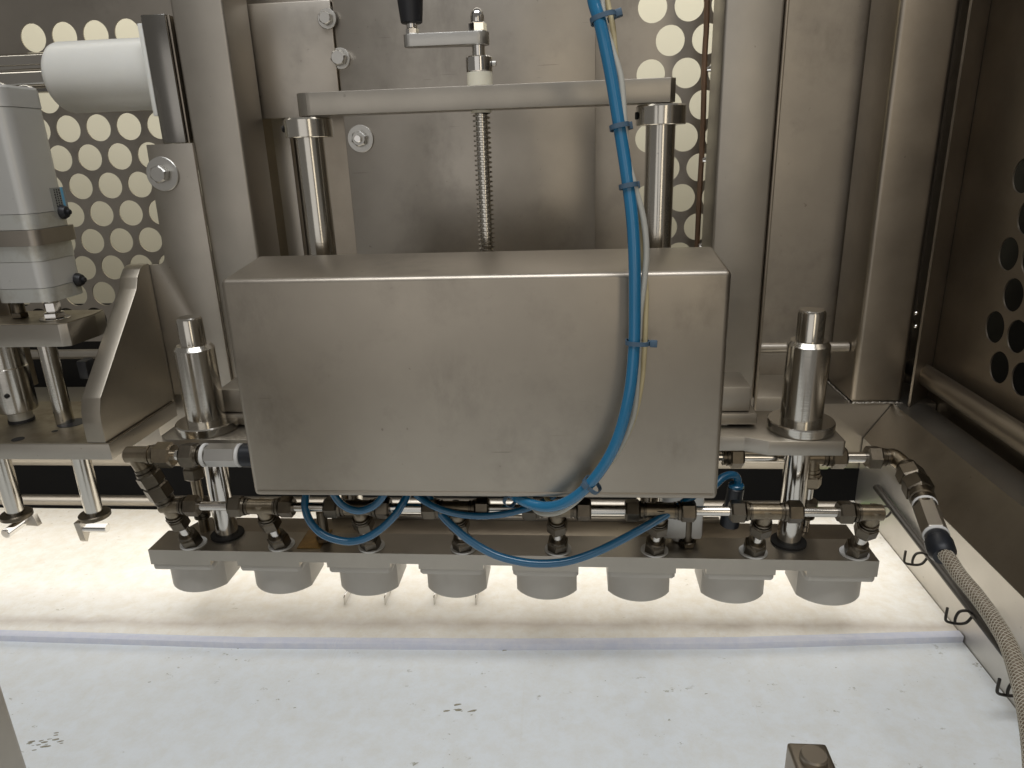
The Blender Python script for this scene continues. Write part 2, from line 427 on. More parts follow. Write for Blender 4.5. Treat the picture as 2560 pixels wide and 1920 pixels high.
cp = thing('corner_post', 'square steel post in the right rear corner', 'post', (.5, 1.2, -.42))
part(cp, 'tube', bx(nbm(), .4605, .543, 1.15, 1.266, -.4195, .6, .008, 4), M_DARKST)
bm = nbm(); pts = [Vector((.463+.08*k/40, 1.1495-.0006, -.4185+random.uniform(-.0006, .0006))) for k in range(41)]
sweep(bm, pts, [.0018+random.uniform(-.0004, .0005) for _ in pts], 8)
part(cp, 'weld_bead', bm, M_NICKEL)
bm = nbm(); pts = [Vector((.4600, 1.155+.11*k/40, -.4185+random.uniform(-.0006, .0006))) for k in range(41)]
sweep(bm, pts, [.0018+random.uniform(-.0004, .0005) for _ in pts], 8)
part(cp, 'weld_bead', bm, M_NICKEL)
bm = nbm()
prism(bm, [(.5455, 1.135), (.5475, 1.132), (.5990, 1.185), (.5975, 1.187)], 'z', -.4195, .6)
cs = thing('corner_strip', 'narrow angled strip between corner post and side panel', 'strip', (.57, 1.16, -.42))
part(cs, 'strip', bm, M_DARKST)
for pz in ((2287-11, 783), (2281-6, 816)):
    p = atY(pz[0]+14, pz[1], 1.140)
    part(cs, 'rivet', lathe(nbm(), p, (-.4, -1, 0), [(0, .003), (.0012, .0028), (.0025, .0015), (.003, 0)], 14), M_CHROME)

# ------------------------------------------------------------------ right rail with hooks
rail = thing('side_rail', 'sloped steel side rail running toward the camera at the right', 'rail', (.53, .7, -.62))
part(rail, 'web', prism(nbm(), [(.488, -.63), (.488, -.482), (.4905, -.4795), (.4925, -.63)], 'y', .25, 1.148), M_WEB)
part(rail, 'slope', prism(nbm(), [(.4885, -.4815), (.4925, -.4785), (.534, -.424), (.528, -.4195)], 'y', .25, 1.1485), M_DARKST)
part(rail, 'top', prism(nbm(), [(.5285, -.4205), (.582, -.4205), (.582, -.45), (.579, -.45), (.579, -.4235), (.5335, -.4235)], 'y', .25, 1.1485), M_SATIN)
solo('side_tube', cyl(nbm(), (.578, 1.2, -.374), (.578, .2, -.379), .0165, 24), M_DARKST, 'dull steel tube running along the dark side panel', 'tube')
p0, p1 = Vector((.4815, 1.062, -.5300)), Vector((.4815, .42, -.5715))
hr = thing('hook_rail', 'thin dark rod with bent wire hooks on the side rail', 'hook rail', (.4815, .7, -.56))
part(hr, 'rod', cyl(nbm(), p0, p1, .0055, 16, .0005), M_BLACKSTEEL)
shape = [(-105, 33), (-105, -15), (-100, -30), (-88, -37), (-50, -44), (-20, -38), (-4, -14), (0, 0), (-12, 14), (-30, 21), (-52, 17), (-62, 2), (-66, -20), (-64, -38)]
hb = nbm(); sweep(hb, spline([Vector((a*.00029, 0, b*.00029)) for a, b in shape], 5), .0017, 8)
hook_me = mesh_from('hook', hb, M_BLACKSTEEL)
for px, py in ((2232, 1263), (2322, 1378), (2436, 1521), (2570, 1712)):
    d = ray(px, py); t = (.4790/d.x); y = d.y*t
    zr = p0.z+(p1.z-p0.z)*((y-p0.y)/(p1.y-p0.y))
    share(hr, 'hook', hook_me, (.4785, y, zr-.001), (0, 0, math.radians(random.uniform(-6, 6))))
solo('guide_strip', prism(nbm(), [(.462, 1.125), (.486, 1.128), (.486, 1.075), (.476, 1.075)], 'z', BZ, BZ+.006), M_GREEN,
     'bright green strip at the far corner of the belt', 'strip')

# ------------------------------------------------------------------ frame posts
POSTY = 1.0
lx0, lx1 = atY(421, 0, POSTY).x, atY(554, 0, POSTY).x
rx0, rx1 = atY(1814, 0, POSTY).x, atY(1964, 0, POSTY).x
lp = thing('frame_post', 'upright steel post with mounting plate left of the hood', 'post', ((lx0+lx1)/2, 1.04, -.42), 'frame posts')
part(lp, 'tube', bx(nbm(), lx0+.001, lx1, POSTY, 1.082, -.4195, .55, .004, 3), M_SATIN)
mpY = POSTY-.006
a = atY(365, 362, mpY); b = atY(410, 640, mpY); c = atY(420, 662, mpY); d_ = atY(364, 662, mpY)
xL = atY(443, 971, mpY).x-.012
poly = [(lx0+.003, a.z), (lx0+.003, -.345), (-.643, -.345), (-.643, d_.z)]
for k in range(7):
    an = -math.pi/2+math.pi/2*k/6; rr = .012
    poly.append((b.x-rr+rr*math.cos(an), d_.z+rr+rr*math.sin(an)))
poly += [(a.x, a.z)]
part(lp, 'mounting_plate', prism(nbm(), poly, 'y', mpY, mpY+.0055, .0008), M_SATIN)
p = atY(408, 435, mpY)
part(lp, 'bolt', bolt_bm(p, (0, -1, 0), .0215, .012, .0235, .003, .3), M_NICKEL)
rp = thing('frame_post', 'upright steel post right of the hood', 'post', ((rx0+rx1)/2, 1.04, -.42), 'frame posts')
part(rp, 'tube', bx(nbm(), rx0, rx1, POSTY, 1.082, -.4195, .55, .004, 3), M_SATIN)
part(rp, 'foot', bx(nbm(), rx0-.06, rx1+.012, POSTY-.012, 1.09, -.4190, -.392, .004), M_SATIN)
part(rp, 'edge_sheet', bx(nbm(), rx1+.0005, rx1+.004, POSTY-.004, 1.09, -.385, .55, .0008), M_DARKST)

# roller group on the left post
rk = thing('roller_bracket', 'dark polished bracket plate beside the white roller', 'bracket', (-.545, 1.03, .02))
q0, q1 = atY(353, 38, POSTY), atY(475, 357, POSTY)
part(rk, 'plate', bx(nbm(), q0.x, q0.x+.0335, POSTY-.003, 1.07, q1.z, q0.z, .0015), M_BRACK)
part(rk, 'side_plate', bx(nbm(), q0.x+.0345, q0.x+.0375, POSTY+.001, 1.07, q1.z, q0.z-.001, .0008), M_DARKST)
rl = thing('guide_roller', 'white plastic roller with thin white end plate', 'roller', (-.65, 1.05, .11))
rc = Vector((q0.x, 1.055, .118)); RL = .1605; RR = .0475
part(rl, 'cylinder', lathe(nbm(), rc-Vector((.0075, 0, 0)), (-1, 0, 0), [(0, RR-.001), (.001, RR), (RL-.012, RR), (RL-.006, RR-.0015), (RL-.002, RR-.005), (RL, RR-.011), (RL, .0)], 64), M_WHITE)
part(rl, 'end_plate', bx(nbm(), q0.x-.0068, q0.x-.0004, .9975, 1.10, atY(389, 290, .9975).z, atY(346, 58, .9975).z, .0012), M_WHITE)
part(rl, 'axle', cyl(nbm(), rc-Vector((RL, 0, 0)), rc-Vector((RL+.35, 0, 0)), .012, 20), M_PIPE)

# ------------------------------------------------------------------ centre back plates
CPY = 1.09
ca, cb = atY(829, 0, CPY).x, atY(1490, 0, CPY).x
cpl = thing('centre_cover_plate', 'large plain steel plate behind the lead screw', 'plate', (-.15, CPY, -.5))
part(cpl, 'sheet', bx(nbm(), ca, cb, CPY, CPY+.004, -.50, .5, .001), M_SHEET)
part(cpl, 'edge_fold', bx(nbm(), cb-.0035, cb, CPY+.0045, CPY+.035, -.50, .5, .0008), M_DARKST)
part(cpl, 'edge_fold', bx(nbm(), ca, ca+.004, CPY+.0045, CPY+.04, -.50, .5, .0008), M_DARKST)
p = atY(902, 347, CPY)
part(cpl, 'washer', cyl(nbm(), p, p-Vector((0, .0025, 0)), .0195, 32, .0006), M_NICKEL)
p = p-Vector((0, .0026, 0)); bm = nbm(); hexn(bm, p, p-Vector((0, .010, 0)), .020, .3)
part(cpl, 'nut', bm, M_NICKEL)
part(cpl, 'stud', cyl(nbm(), p-Vector((0, .0095, 0)), p-Vector((0, .016, 0)), .0055, 16, .0008), M_CHROME)
p = atY(851, 146, CPY)
part(cpl, 'bolt', bolt_bm(p, (0, -1, 0), .019, .012, .0145, .002, .2), M_NICKEL)
sx0 = atY(617, 150, 1.075).x
spl = thing('side_cover_plate', 'folded steel plate with bolt between left post and centre plate', 'plate', (-.40, 1.08, .05))
bm = nbm(); zb, zt = atY(640, 298, 1.085).z, atY(640, 9, 1.085).z
bx(bm, -.50, ca-.0015, 1.0855, 1.089, zb, zt, .0008); bx(bm, -.50, ca-.002, 1.0895, 1.115, zt-.003, zt-.0005, .0005)
part(spl, 'sheet', bm, M_SHEET)
p = atY(818, 47, 1.0855)
part(spl, 'bolt', bolt_bm(p, (0, -1, 0), .016, .010, .0135, .002, .5), M_NICKEL)
solo('upper_sheet', bx(nbm(), -.50, ca-.003, 1.12, 1.123, zt-.02, .5), M_SHEET, 'light sheet above the folded plate at the top edge', 'sheet')
gp = thing('inner_upright', 'narrow steel uprights in the gap behind the left guide shaft', 'upright', (-.33, 1.13, -.5))
xa = atY(740, 640, 1.12).x
part(gp, 'flat_bar', bx(nbm(), xa-.012, xa+.014, 1.12, 1.135, -.5, zb+.02, .001), M_SATIN)
part(gp, 'dark_back', bx(nbm(), -.50, ca+.02, 1.145, 1.149, -.5, zb+.03), M_DARKST)
solo('wire_rod', sweep(nbm(), spline([atY(1768, -20, 1.12), atY(1766, 70, 1.12), atY(1762, 140, 1.12), atY(1757, 330, 1.12), atY(1749, 480, 1.12), atY(1741, 650, 1.12)], 6), .0040, 10), M_RUSTROD,
     'thin brown rod hanging beside the right post', 'rod')
for k, (px, py) in enumerate(((1768, 165), (1757, 392), (1748, 605))):
    c0 = atY(px, py, 1.118); bm = nbm()
    sweep(bm, spline([c0+Vector((0, -.003, -.004)), c0+Vector((.006, -.006, 0)), c0+Vector((.014, -.004, .006)), c0+Vector((.022, 0, .010))], 5), .0020, 8)
    sweep(bm, spline([c0+Vector((0, -.003, -.006)), c0+Vector((.008, -.006, -.006)), c0+Vector((.016, -.004, .002)), c0+Vector((.023, 0, .004))], 5), .0018, 8)
    solo('wire_clip', bm, M_NICKEL, ('topmost', 'middle', 'lowest')[k]+' small wire clip on the thin brown rod', 'clip', 'clips on the brown rod')

# ------------------------------------------------------------------ lift frame: crossbar, shafts, screw, crank
LY = .86
lift = thing('spindle_lift', 'crossbar on two bright shafts with threaded spindle behind the hood', 'spindle lift', (-.1, LY, -.2))
zbt, zbb = atY(1200, 213, .84).z, atY(1200, 273, .84).z
xb0, xb1 = atY(730, 250, .84).x, atY(1691, 225, .84).x
xs = atY(1204, 300, LY).x
poly = []
for k in range(9):
    an = math.pi*.5+math.pi*.5*k/8; poly.append((xb0+.02+.02*math.cos(an), LY+.02*math.sin(an)))
for k in range(9):
    an = math.pi+math.pi*.5*k/8; poly.append((xb0+.02+.02*math.cos(an), LY+.02*math.sin(an)))
poly += [(xb1-.006, LY-.02), (xb1, LY-.014), (xb1, LY+.02)]
part(lift, 'crossbar', prism(nbm(), poly, 'z', zbb, zbt, .0006), M_BAR)
for px, py in ((773, 330), (1652, 300)):
    x = atY(px, py, LY).x; zc = zbb-.0015
    sh = part(lift, 'guide_shaft', lathe(nbm(), (x, LY, -.46), (0, 0, 1), [(0, .0165), (zc+.46-.01, .0165)], 40), M_COLUMN)
    part(sh, 'collar', lathe(nbm(), (x, LY, zc-.0215), (0, 0, 1), [(0, .0268), (.0008, .0278), (.0195, .0278), (.0215, .0258)], 40), M_COLUMN)
    bm = nbm(); cyl(bm, (x-.0268, LY-.006, zc-.011), (x-.0292, LY-.006, zc-.011), .004, 14, .0005)
    part(sh, 'set_screw', bm, M_BLACK_VOID)
# threaded spindle: helical trapezoid thread
bm = nbm(); pit = .0054; r0, r1 = .0070, .0101; n = 28; zt_ = zbb; zb_ = -.20
prof = [(0, r0), (.30, r0), (.42, r1), (.72, r1), (.84, r0)]
turns = int((zt_-zb_)/pit); grid = []
for t in range(turns):
    for (f_, r) in prof:
        grid.append([bm.verts.new((xs+r*math.cos(2*math.pi*k/n), LY+r*math.sin(2*math.pi*k/n), zt_-(t+f_+k/n)*pit)) for k in range(n)])
NP = len(prof)
for i in range(len(grid)-1):
    for k in range(n):
        if k < n-1: bm.faces.new((grid[i][k], grid[i][k+1], grid[i+1][k+1], grid[i+1][k]))
        else:
            if i+NP+1 < len(grid): bm.faces.new((grid[i+0][k], grid[i+NP*0][k], grid[i+1][k])) if False else None
            a_, b_ = i, i+1
            if b_+0 < len(grid) and a_-NP >= -len(grid):
                # seam: k = n joins row shifted one full turn down
                ja, jb = a_+NP, b_+NP
                # vertex at angle 2pi of row a equals row a+NP at angle 0
                if jb < len(grid): bm.faces.new((grid[a_][k], grid[ja][0], grid[jb][0], grid[b_][k]))
spd = part(lift, 'threaded_spindle', bm, M_COLUMN, ang=25)
part(spd, 'thread_washer', cyl(nbm(), (xs, LY, zbb-.003), (xs, LY, zbb-.0002), .0118, 28), M_BUSH)
bz = zbt
part(lift, 'nylon_bush', lathe(nbm(), (xs, LY, bz), (0, 0, 1), [(0, .0135), (.0008, .0145), (.0145, .0145), (.015, .014)], 32), M_BUSH)
zc1 = bz+.0152
cl = part(lift, 'stop_collar', lathe(nbm(), (xs, LY, zc1), (0, 0, 1), [(0, .0142), (.0008, .0148), (.0148, .0148), (.016, .0135)], 32), M_CHROME)
part(cl, 'set_screw', cyl(nbm(), (xs+.0145, LY-.003, zc1+.008), (xs+.0195, LY-.003, zc1+.008), .003, 14, .0005), M_NICKEL)
part(lift, 'spindle_neck', cyl(nbm(), (xs, LY, zc1+.016), (xs, LY, zc1+.028), .0072, 24), M_CHROME)
crank = thing('hand_crank', 'steel crank arm with black handle on the spindle', 'crank', (xs, LY, zc1+.034))
az0, az1 = zc1+.0275, zc1+.0405
xh = atY(1026, 100, LY).x
arm = nbm()
poly = []
for k in range(13):
    an = -math.pi/2+math.pi*k/12; poly.append((xs+.0125*math.cos(an), LY+.0125*math.sin(an)))
for k in range(9):
    an = math.pi/2+math.pi*k/8; poly.append((xh+.008*math.cos(an)+.002, LY-.006+.008*math.sin(an)))
prism(arm, poly, 'z', az0, az1, .0006)
part(crank, 'arm', arm, M_NICKEL)
bm = nbm(); hexn(bm, (xs, LY, az1), (xs, LY, az1+.010), .0175, .25)
cn = part(crank, 'cap_nut', bm, M_CHROME)
part(cn, 'dome', lathe(nbm(), (xs, LY, az1+.0098), (0, 0, 1), [(0, .0076), (.006, .0076), (.010, .0066), (.0128, .0045), (.0142, .0022), (.0146, 0)], 28), M_CHROME)
hx, hy = xh+.004, LY-.006
bm = nbm(); hexn(bm, (hx, hy, az1), (hx, hy, az1+.0065), .0125, .25); cyl(bm, (hx, hy, az1+.0065), (hx, hy, az1+.011), .006, 20)
part(crank, 'handle_nut', bm, M_CHROME)
part(crank, 'handle', lathe(nbm(), (hx, hy, az1+.011), (0, 0, 1), [(0, .0105), (.0008, .0118), (.01, .0128), (.04, .0155), (.07, .0165), (.09, .0150), (.098, .010), (.10, 0)], 36), M_BLACK)

# ------------------------------------------------------------------ hood (steel cover box)
hx0, hx1, hy0, hy1 = -.3580, .1525, .69, .79
hzb, hzf, hzk = -.3612, -.1168, -.1060
bm = nbm()
V = [bm.verts.new(q) for q in ((hx0, hy0, hzb), (hx1, hy0, hzb), (hx1, hy1, hzb), (hx0, hy1, hzb), (hx0, hy0, hzf), (hx1, hy0, hzf), (hx1, hy1, hzk), (hx0, hy1, hzk))]
for f in ((3, 2, 1, 0), (4, 5, 6, 7), (0, 1, 5, 4), (1, 2, 6, 5), (2, 3, 7, 6), (3, 0, 4, 7)): bm.faces.new([V[i] for i in f])
bot = bm.faces[:][0] if False else None
bmesh.ops.bevel(bm, geom=bm.edges[:], offset=.0058, segments=5, affect='EDGES', profile=.5)
bf = [f for f in bm.faces if f.normal.z < -.99 and f.calc_area() > .01]
bmesh.ops.inset_region(bm, faces=bf, thickness=.011)
bf = [f for f in bm.faces if f.normal.z < -.99 and f.calc_area() > .01]
bmesh.ops.delete(bm, geom=bf, context='FACES')
hood = thing('cover_hood', 'large blank stainless steel cover box in the centre', 'cover', ((hx0+hx1)/2, (hy0+hy1)/2, hzb))
ho = part(hood, 'shell', bm, M_HOOD, ang=50)
sm_ = ho.modifiers.new('Solidify', 'SOLIDIFY'); sm_.thickness = .0016; sm_.offset = -1
# shallow crease above the folded bottom lip, butted to the front sheet
part(hood, 'bottom_lip', bx(nbm(), hx0+.005, hx1-.005, hy0-.0006, hy0+.0006, hzb+.0035, hzb+.0078, .0003), M_HOOD)

# ------------------------------------------------------------------ guide columns with flanges and brackets
COLY = .79; ZF = -.3165
for sx, xc, lab in ((-1, -.4545, 'stepped bright guide column left of the hood'), (1, .2635, 'stepped bright guide column right of the hood')):
    g = thing('guide_column', lab, 'column', (xc, COLY, ZF), 'guide columns')
    ztop = atY(497, 790, COLY).z if sx < 0 else atY(2015, 772, COLY).z
    zst = atY(508, 860, COLY).z if sx < 0 else atY(2008, 850, COLY).z
    part(g, 'sleeve', lathe(nbm(), (xc, COLY, ZF+.009), (0, 0, 1), [(0, .0232), (zst-ZF-.014, .0232), (zst-ZF-.009, .0195), (zst-ZF-.0088, .0150)], 48), M_COLUMN)
    part(g, 'pin', lathe(nbm(), (xc, COLY, zst-.004), (0, 0, 1), [(0, .0148), (ztop-zst, .0148), (ztop-zst+.003, .0130)], 40), M_COLUMN)
    part(g, 'flange', lathe(nbm(), (xc, COLY, ZF-.003), (0, 0, 1), [(0, .0360), (.0012, .0372), (.0105, .0372), (.012, .0362), (.0121, .024)], 56), M_COLUMN)
    part(g, 'rod', lathe(nbm(), (xc, COLY, -.472), (0, 0, 1), [(0, .0142), (.13, .0142)], 40), M_PIPE)
ZP = ZF-.0031
bpR = thing('column_plate', 'thick steel plate under the right guide column flange', 'plate', (.25, .8, ZP-.017))
fr = atY(2010, 1107, .75)
part(bpR, 'plate', prism(nbm(), [(.10, .765), (.1945, .765), (.2185, .752), (.300, .752), (.302, .754), (.302, .85), (.10, .85)], 'z', ZP-.0175, ZP, .0008), M_BAR)
bpL = thing('column_plate', 'thick steel plate under the left guide column flange', 'plate', (-.46, .8, ZP-.017))
part(bpL, 'plate', prism(nbm(), [(-.30, .755), (-.492, .755), (-.504, .768), (-.504, .86), (-.30, .86)], 'z', ZP-.0175, ZP, .0008), M_BAR)
for s, x0, x1 in ((1, .10, .2075), (-1, -.44, -.30)):
    ck = thing('clamp_block', 'grey clamp blocks between hood and '+('right' if s > 0 else 'left')+' guide column', 'clamp', ((x0+x1)/2, .83, -.33), 'clamp blocks')
    xo = x1 if s > 0 else x0
    z1 = atY(1850, 968, .80).z; z2 = atY(1850, 1030, .80).z; z3 = atY(1850, 1072, .80).z
    part(ck, 'upper_block', bx(nbm(), x0, x1, .80, .86, z2+.0005, z1, .002), M_SATIN)
    part(ck, 'lower_block', bx(nbm(), x0, x1+(.008 if s > 0 else -.008), .795, .86, z3+.007, z2, .002), M_BAR)
    bxp = x1-.028 if s > 0 else x0+.03
    part(ck, 'bolt', bolt_bm((bxp, .808, z3+.007), (0, 0, -1), .014, .0045, .010, .0015, .2), M_NICKEL)
bw = thing('post_bridge', 'welded steel ledge joining post foot and clamp blocks at the right', 'bracket', (.2, .95, -.42))
part(bw, 'block', bx(nbm(), .12, .212, .862, .985, -.372, -.318, .004), M_SATIN)
part(bw, 'lug', bx(nbm(), .213, .36, 1.0, 1.11, -.4185, -.355, .004), M_SATIN)
bw = thing('post_bridge', 'welded steel ledge joining post foot and clamp blocks at the left', 'bracket', (-.5, .95, -.42))
part(bw, 'block', bx(nbm(), -.44, -.34, .862, .985, -.372, -.318, .004), M_SATIN)
part(bw, 'beam', bx(nbm(), -.66, -.36, 1.0, 1.11, -.4185, -.345, .004), M_SATIN)
part(bw, 'lower_beam', bx(nbm(), -1.5, -.36, 1.06, 1.115, -.494, -.4192, .004), M_SATIN)

# ------------------------------------------------------------------ nozzle bar with eight nozzles
BY0, BZT = .75, -.4700
nb = thing('nozzle_bar', 'long toothed steel bar carrying eight white plastic nozzles coloured backlit grey', 'nozzle bar', (-.09, .80, -.545))
bar_poly = [(-.5412, BZT), (.3556, BZT), (.3556, -.4912)]
TX = [-.5018+.11675*i for i in range(8)]
for i in range(7, -1, -1):
    hw = .0405
    r_, l_ = TX[i]+hw, TX[i]-hw
    if i == 7: r_ = .3556
    if i == 0: l_ = -.5412
    if i < 7: bar_poly += [(r_, -.4844), (r_, -.4912)]
    bar_poly += [(l_, -.4912)]
    if i > 0: bar_poly += [(l_, -.4844)]
part(nb, 'front_plate', prism(nbm(), bar_poly, 'y', BY0, .7985, .0), M_BAR)
part(nb, 'back_plate', prism(nbm(), [(-.524, .7988), (-.508, .837), (.349, .837), (.349, .7988)], 'z', -.484, BZT-.0008, .0006), M_DARKST)
part(nb, 'tie_bar', bx(nbm(), -.33, .19, .8375, .845, -.484, BZT+.004, .001), M_BAR)
def nozzle_bms():
    body = nbm(); hwx = .0385; R_ = .0453; yc0 = .808; cy = .0239; poly = []
    a0 = math.asin(hwx/R_)
    for k in range(25):
        an = -a0+2*a0*k/24; poly.append((R_*math.sin(an), -(cy-R_*math.cos(a0))-R_*math.cos(an)))
    for k in range(25):
        an = -a0+2*a0*k/24; poly.append((-R_*math.sin(an), (cy-R_*math.cos(a0))+R_*math.cos(an)))
    t = bmesh.new()
    A = [t.verts.new((x, y, -.0420)) for x, y in poly]; B = [t.verts.new((x, y, -.0004)) for x, y in poly]
    t.faces.new(A); t.faces.new(B)
    for i in range(len(poly)):
        j = (i+1) % len(poly); t.faces.new((A[i], A[j], B[j], B[i]))
    bmesh.ops.recalc_face_normals(t, faces=t.faces[:])
    ed = [e for e in t.edges if all(v.co.z < -.04 for v in e.verts)]
    bmesh.ops.bevel(t, geom=ed, offset=.0012, segments=2, affect='EDGES')
    join(body, t)
    fl = nbm(); prism(fl, [(-.0405, -.052), (-.0365, -.056), (.0365, -.056), (.0405, -.052), (.0405, .03), (-.0405, .03)], 'z', 0, .0086, .0012)
    return body, fl
b_, f_ = nozzle_bms(); me_b, me_f = mesh_from('nozzle', b_, M_NOZZLE, 30), mesh_from('flange', f_, M_NOZZLE)
for i in range(8):
    n_ = share(nb, 'nozzle', me_b, (TX[i], .808, -.5000))
    share(n_, 'flange', me_f, (TX[i], .808, -.5001))
for x in (-.4545, .2635):
    part(nb, 'shaft_socket', lathe(nbm(), (x, COLY, BZT-.0003), (0, 0, 1), [(0, .021), (.003, .021), (.0031, .015)], 32), M_BLACK_VOID)
for px, py in ((1718, 1362), (812, 1350)):
    p = atZ(px, py, BZT); bm = nbm(); hexn(bm, p, p+Vector((0, 0, .007)), .019, .1)
    lathe(bm, p+Vector((0, 0, .0068)), (0, 0, 1), [(0, .0066), (.034, .0066), (.035, .006)], 20)
    part(nb, 'stud', bm, M_FIT)

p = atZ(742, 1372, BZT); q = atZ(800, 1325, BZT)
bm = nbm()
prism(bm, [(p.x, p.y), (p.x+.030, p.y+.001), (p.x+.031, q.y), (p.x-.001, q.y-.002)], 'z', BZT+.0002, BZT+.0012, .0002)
part(nb, 'orange_reflection', bm, M_ORANGE_REFL)  # orange reflection painted in as a thin coloured plate

# ------------------------------------------------------------------ lower manifold: pipe, tees, risers
PYY, PZ = .73, -.3955
mf = thing('lower_manifold', 'row of bronze pipe fittings on a steel pipe above the nozzle bar', 'manifold', (-.08, PYY, BZT))
FX = [-.4885+.1173*i for i in range(8)]
hole = Vector((0, .7655, BZT)); pipe = Vector((0, PYY, PZ)); dv = (pipe-hole); DL = dv.length; du = dv.normalized()
def riser_bms():
    """local: origin at bar hole, axis du"""
    ad = nbm(); hexn(ad, du*.0012, du*.021, .0230, .35)
    lathe(ad, du*.0205, du, [(0, .0105), (.003, .0105), (.004, .0095)], 24)
    wa = nbm(); lathe(wa, Vector((0, 0, .0002)), (0, 0, 1), [(0, .0165), (.002, .0165), (.0022, .012)], 28)
    nk = nbm(); cyl(nk, du*.022, du*(DL-.03), .0068, 20)
    nt_ = nbm(); hexn(nt_, du*(DL-.040), du*(DL-.023), .0225, .35)
    lathe(nt_, du*(DL-.0235), du, [(0, .0108), (.0018, .0108), (.0019, .0096), (.004, .0096), (.0041, .0105), (.0055, .0105), (.006, .009)], 24)
    return ad, wa, nk, nt_
ad, wa, nk, nn = riser_bms()
ME_AD, ME_WA, ME_NK, ME_NN = mesh_from('adapter', ad, M_FIT), mesh_from('seal_ring', wa, M_GREYRING), mesh_from('neck', nk, M_PIPE), mesh_from('riser_nut', nn, M_FIT)
def tee_bm(left, right):
    bm = nbm()
    lathe(bm, (-.0165 if left else -.009, 0, 0), (1, 0, 0), [(0, .0082), (.001, .0092), ((.0165 if left else .009)+(.0165 if right else .009)-.001, .0092), ((.0165 if left else .009)+(.0165 if right else .009), .0082)], 24)
    lathe(bm, -du*.020, du, [(0, .0088), (.004, .0088), (.012, .0092), (.021, .0092), (.027, .0075)], 24)
    return bm
ME_T = {k: mesh_from('tee', tee_bm(*k), M_FITB) for k in ((0, 1), (1, 1), (1, 0))}
def pnut_bm(s):
    bm = nbm(); hexn(bm, (s*.0225, 0, 0), (s*.0395, 0, 0), .0225, .15)
    lathe(bm, (s*.0155, 0, 0), (s, 0, 0), [(0, .0100), (.0025, .0100), (.0026, .0088), (.004, .0088), (.0041, .0108), (.007, .0112)], 24)
    return bm
ME_PN = {s: mesh_from('pipe_nut', pnut_bm(s), M_FIT) for s in (-1, 1)}
for i, x in enumerate(FX):
    rr = share(mf, 'adapter', ME_AD, (x, hole.y, hole.z)); share(rr, 'seal_ring', ME_WA, (x, hole.y, hole.z))
    share(mf, 'neck', ME_NK, (x, hole.y, hole.z)); share(mf, 'riser_nut', ME_NN, (x, hole.y, hole.z))
    k = (0 if i == 0 else 1, 0 if i == 7 else 1)
    share(mf, 'elbow' if 0 in k else 'tee', ME_T[k], (x, PYY, PZ))
    if k[0]: share(mf, 'pipe_nut', ME_PN[-1], (x, PYY, PZ))
    if k[1]: share(mf, 'pipe_nut', ME_PN[1], (x, PYY, PZ))
    if i < 7: part(mf, 'pipe', cyl(nbm(), (x+.036, PYY, PZ), (FX[i+1]-.036, PYY, PZ), .0056, 24), M_PIPE)

# ------------------------------------------------------------------ inlets left and right
def nut_on(root, p, d, af=.025, L=.019, rot=.2, mat=None, name='nut'):
    d = Vector(d).normalized(); p = Vector(p); bm = nbm(); hexn(bm, p, p+d*L, af, rot)
    lathe(bm, p-d*.008, d, [(0, af*.43), (.003, af*.43), (.0031, af*.38), (.005, af*.38), (.0051, af*.46), (.0085, af*.47)], 24)
    return part(root, name, bm, mat or M_FIT)
iy = .72
il = thing('left_inlet', 'bronze elbow and bright hexagon coupling entering the hood from the left', 'pipe fitting', (-.43, iy, -.33))
zu = atY(335, 1137, iy).z
e0 = Vector((atY(338, 1137, iy).x, iy, zu)); xcpl0, xcpl1 = atY(517, 1135, iy).x, atY(597, 1137, iy).x
bm = nbm(); dl = (Vector((FX[0], PYY, PZ))-e0).normalized()
lathe(bm, e0-Vector((.011, 0, 0)), (1, 0, 0), [(0, .008), (.002, .0100), (.030, .0100)], 28)
lathe(bm, e0, dl, [(0, .0098), (.019, .0098)], 28)
part(il, 'elbow', bm, M_FITB)
nut_on(il, e0+Vector((.025, 0, 0)), (1, 0, 0), .0265, .0225, .2, M_FITB)
xt = atY(475, 1137, iy).x
part(il, 'pipe', cyl(nbm(), e0+Vector((.03, 0, 0)), (xt+.01, iy, zu), .0066, 24), M_PIPE)
nut_on(il, (xt+.009, iy, zu), (-1, 0, 0), .026, .0185, .2)
bm = nbm(); lathe(bm, (xt+.008, iy, zu), (1, 0, 0), [(0, .0095), (.006, .0095), (.0061, .0115), (.016, .0115)], 28)
part(il, 'adapter', bm, M_FIT)
bm = nbm(); hexn(bm, (xcpl0, iy, zu), (xcpl1, iy, zu), .0235, .10)
part(il, 'coupling', bm, M_NICKEL)
for xx in (xcpl0-.004, xcpl1-.0005):
    bm = nbm(); lathe(bm, (xx, iy, zu), (1, 0, 0), [(0, .0128), (.001, .0138), (.0035, .0138), (.0045, .0128)], 32)
    part(il, 'seal_ring', bm, M_GREYRING)
bm = nbm(); lathe(bm, (xcpl1+.004, iy, zu), (1, 0, 0), [(0, .012), (.002, .0138), (.03, .0138), (.045, .0138)], 32)
part(il, 'black_sleeve', bm, M_BLACKFIT)
en = Vector((FX[0], PYY, PZ)); Ld = (en-e0).length
nut_on(il, e0+dl*.026, dl, .0255, .017, .5)
part(il, 'riser_pipe', cyl(nbm(), e0+dl*.03, en, .0062, 24), M_PIPE)
nut_on(il, en-dl*.012, -dl, .0255, .020, .5)
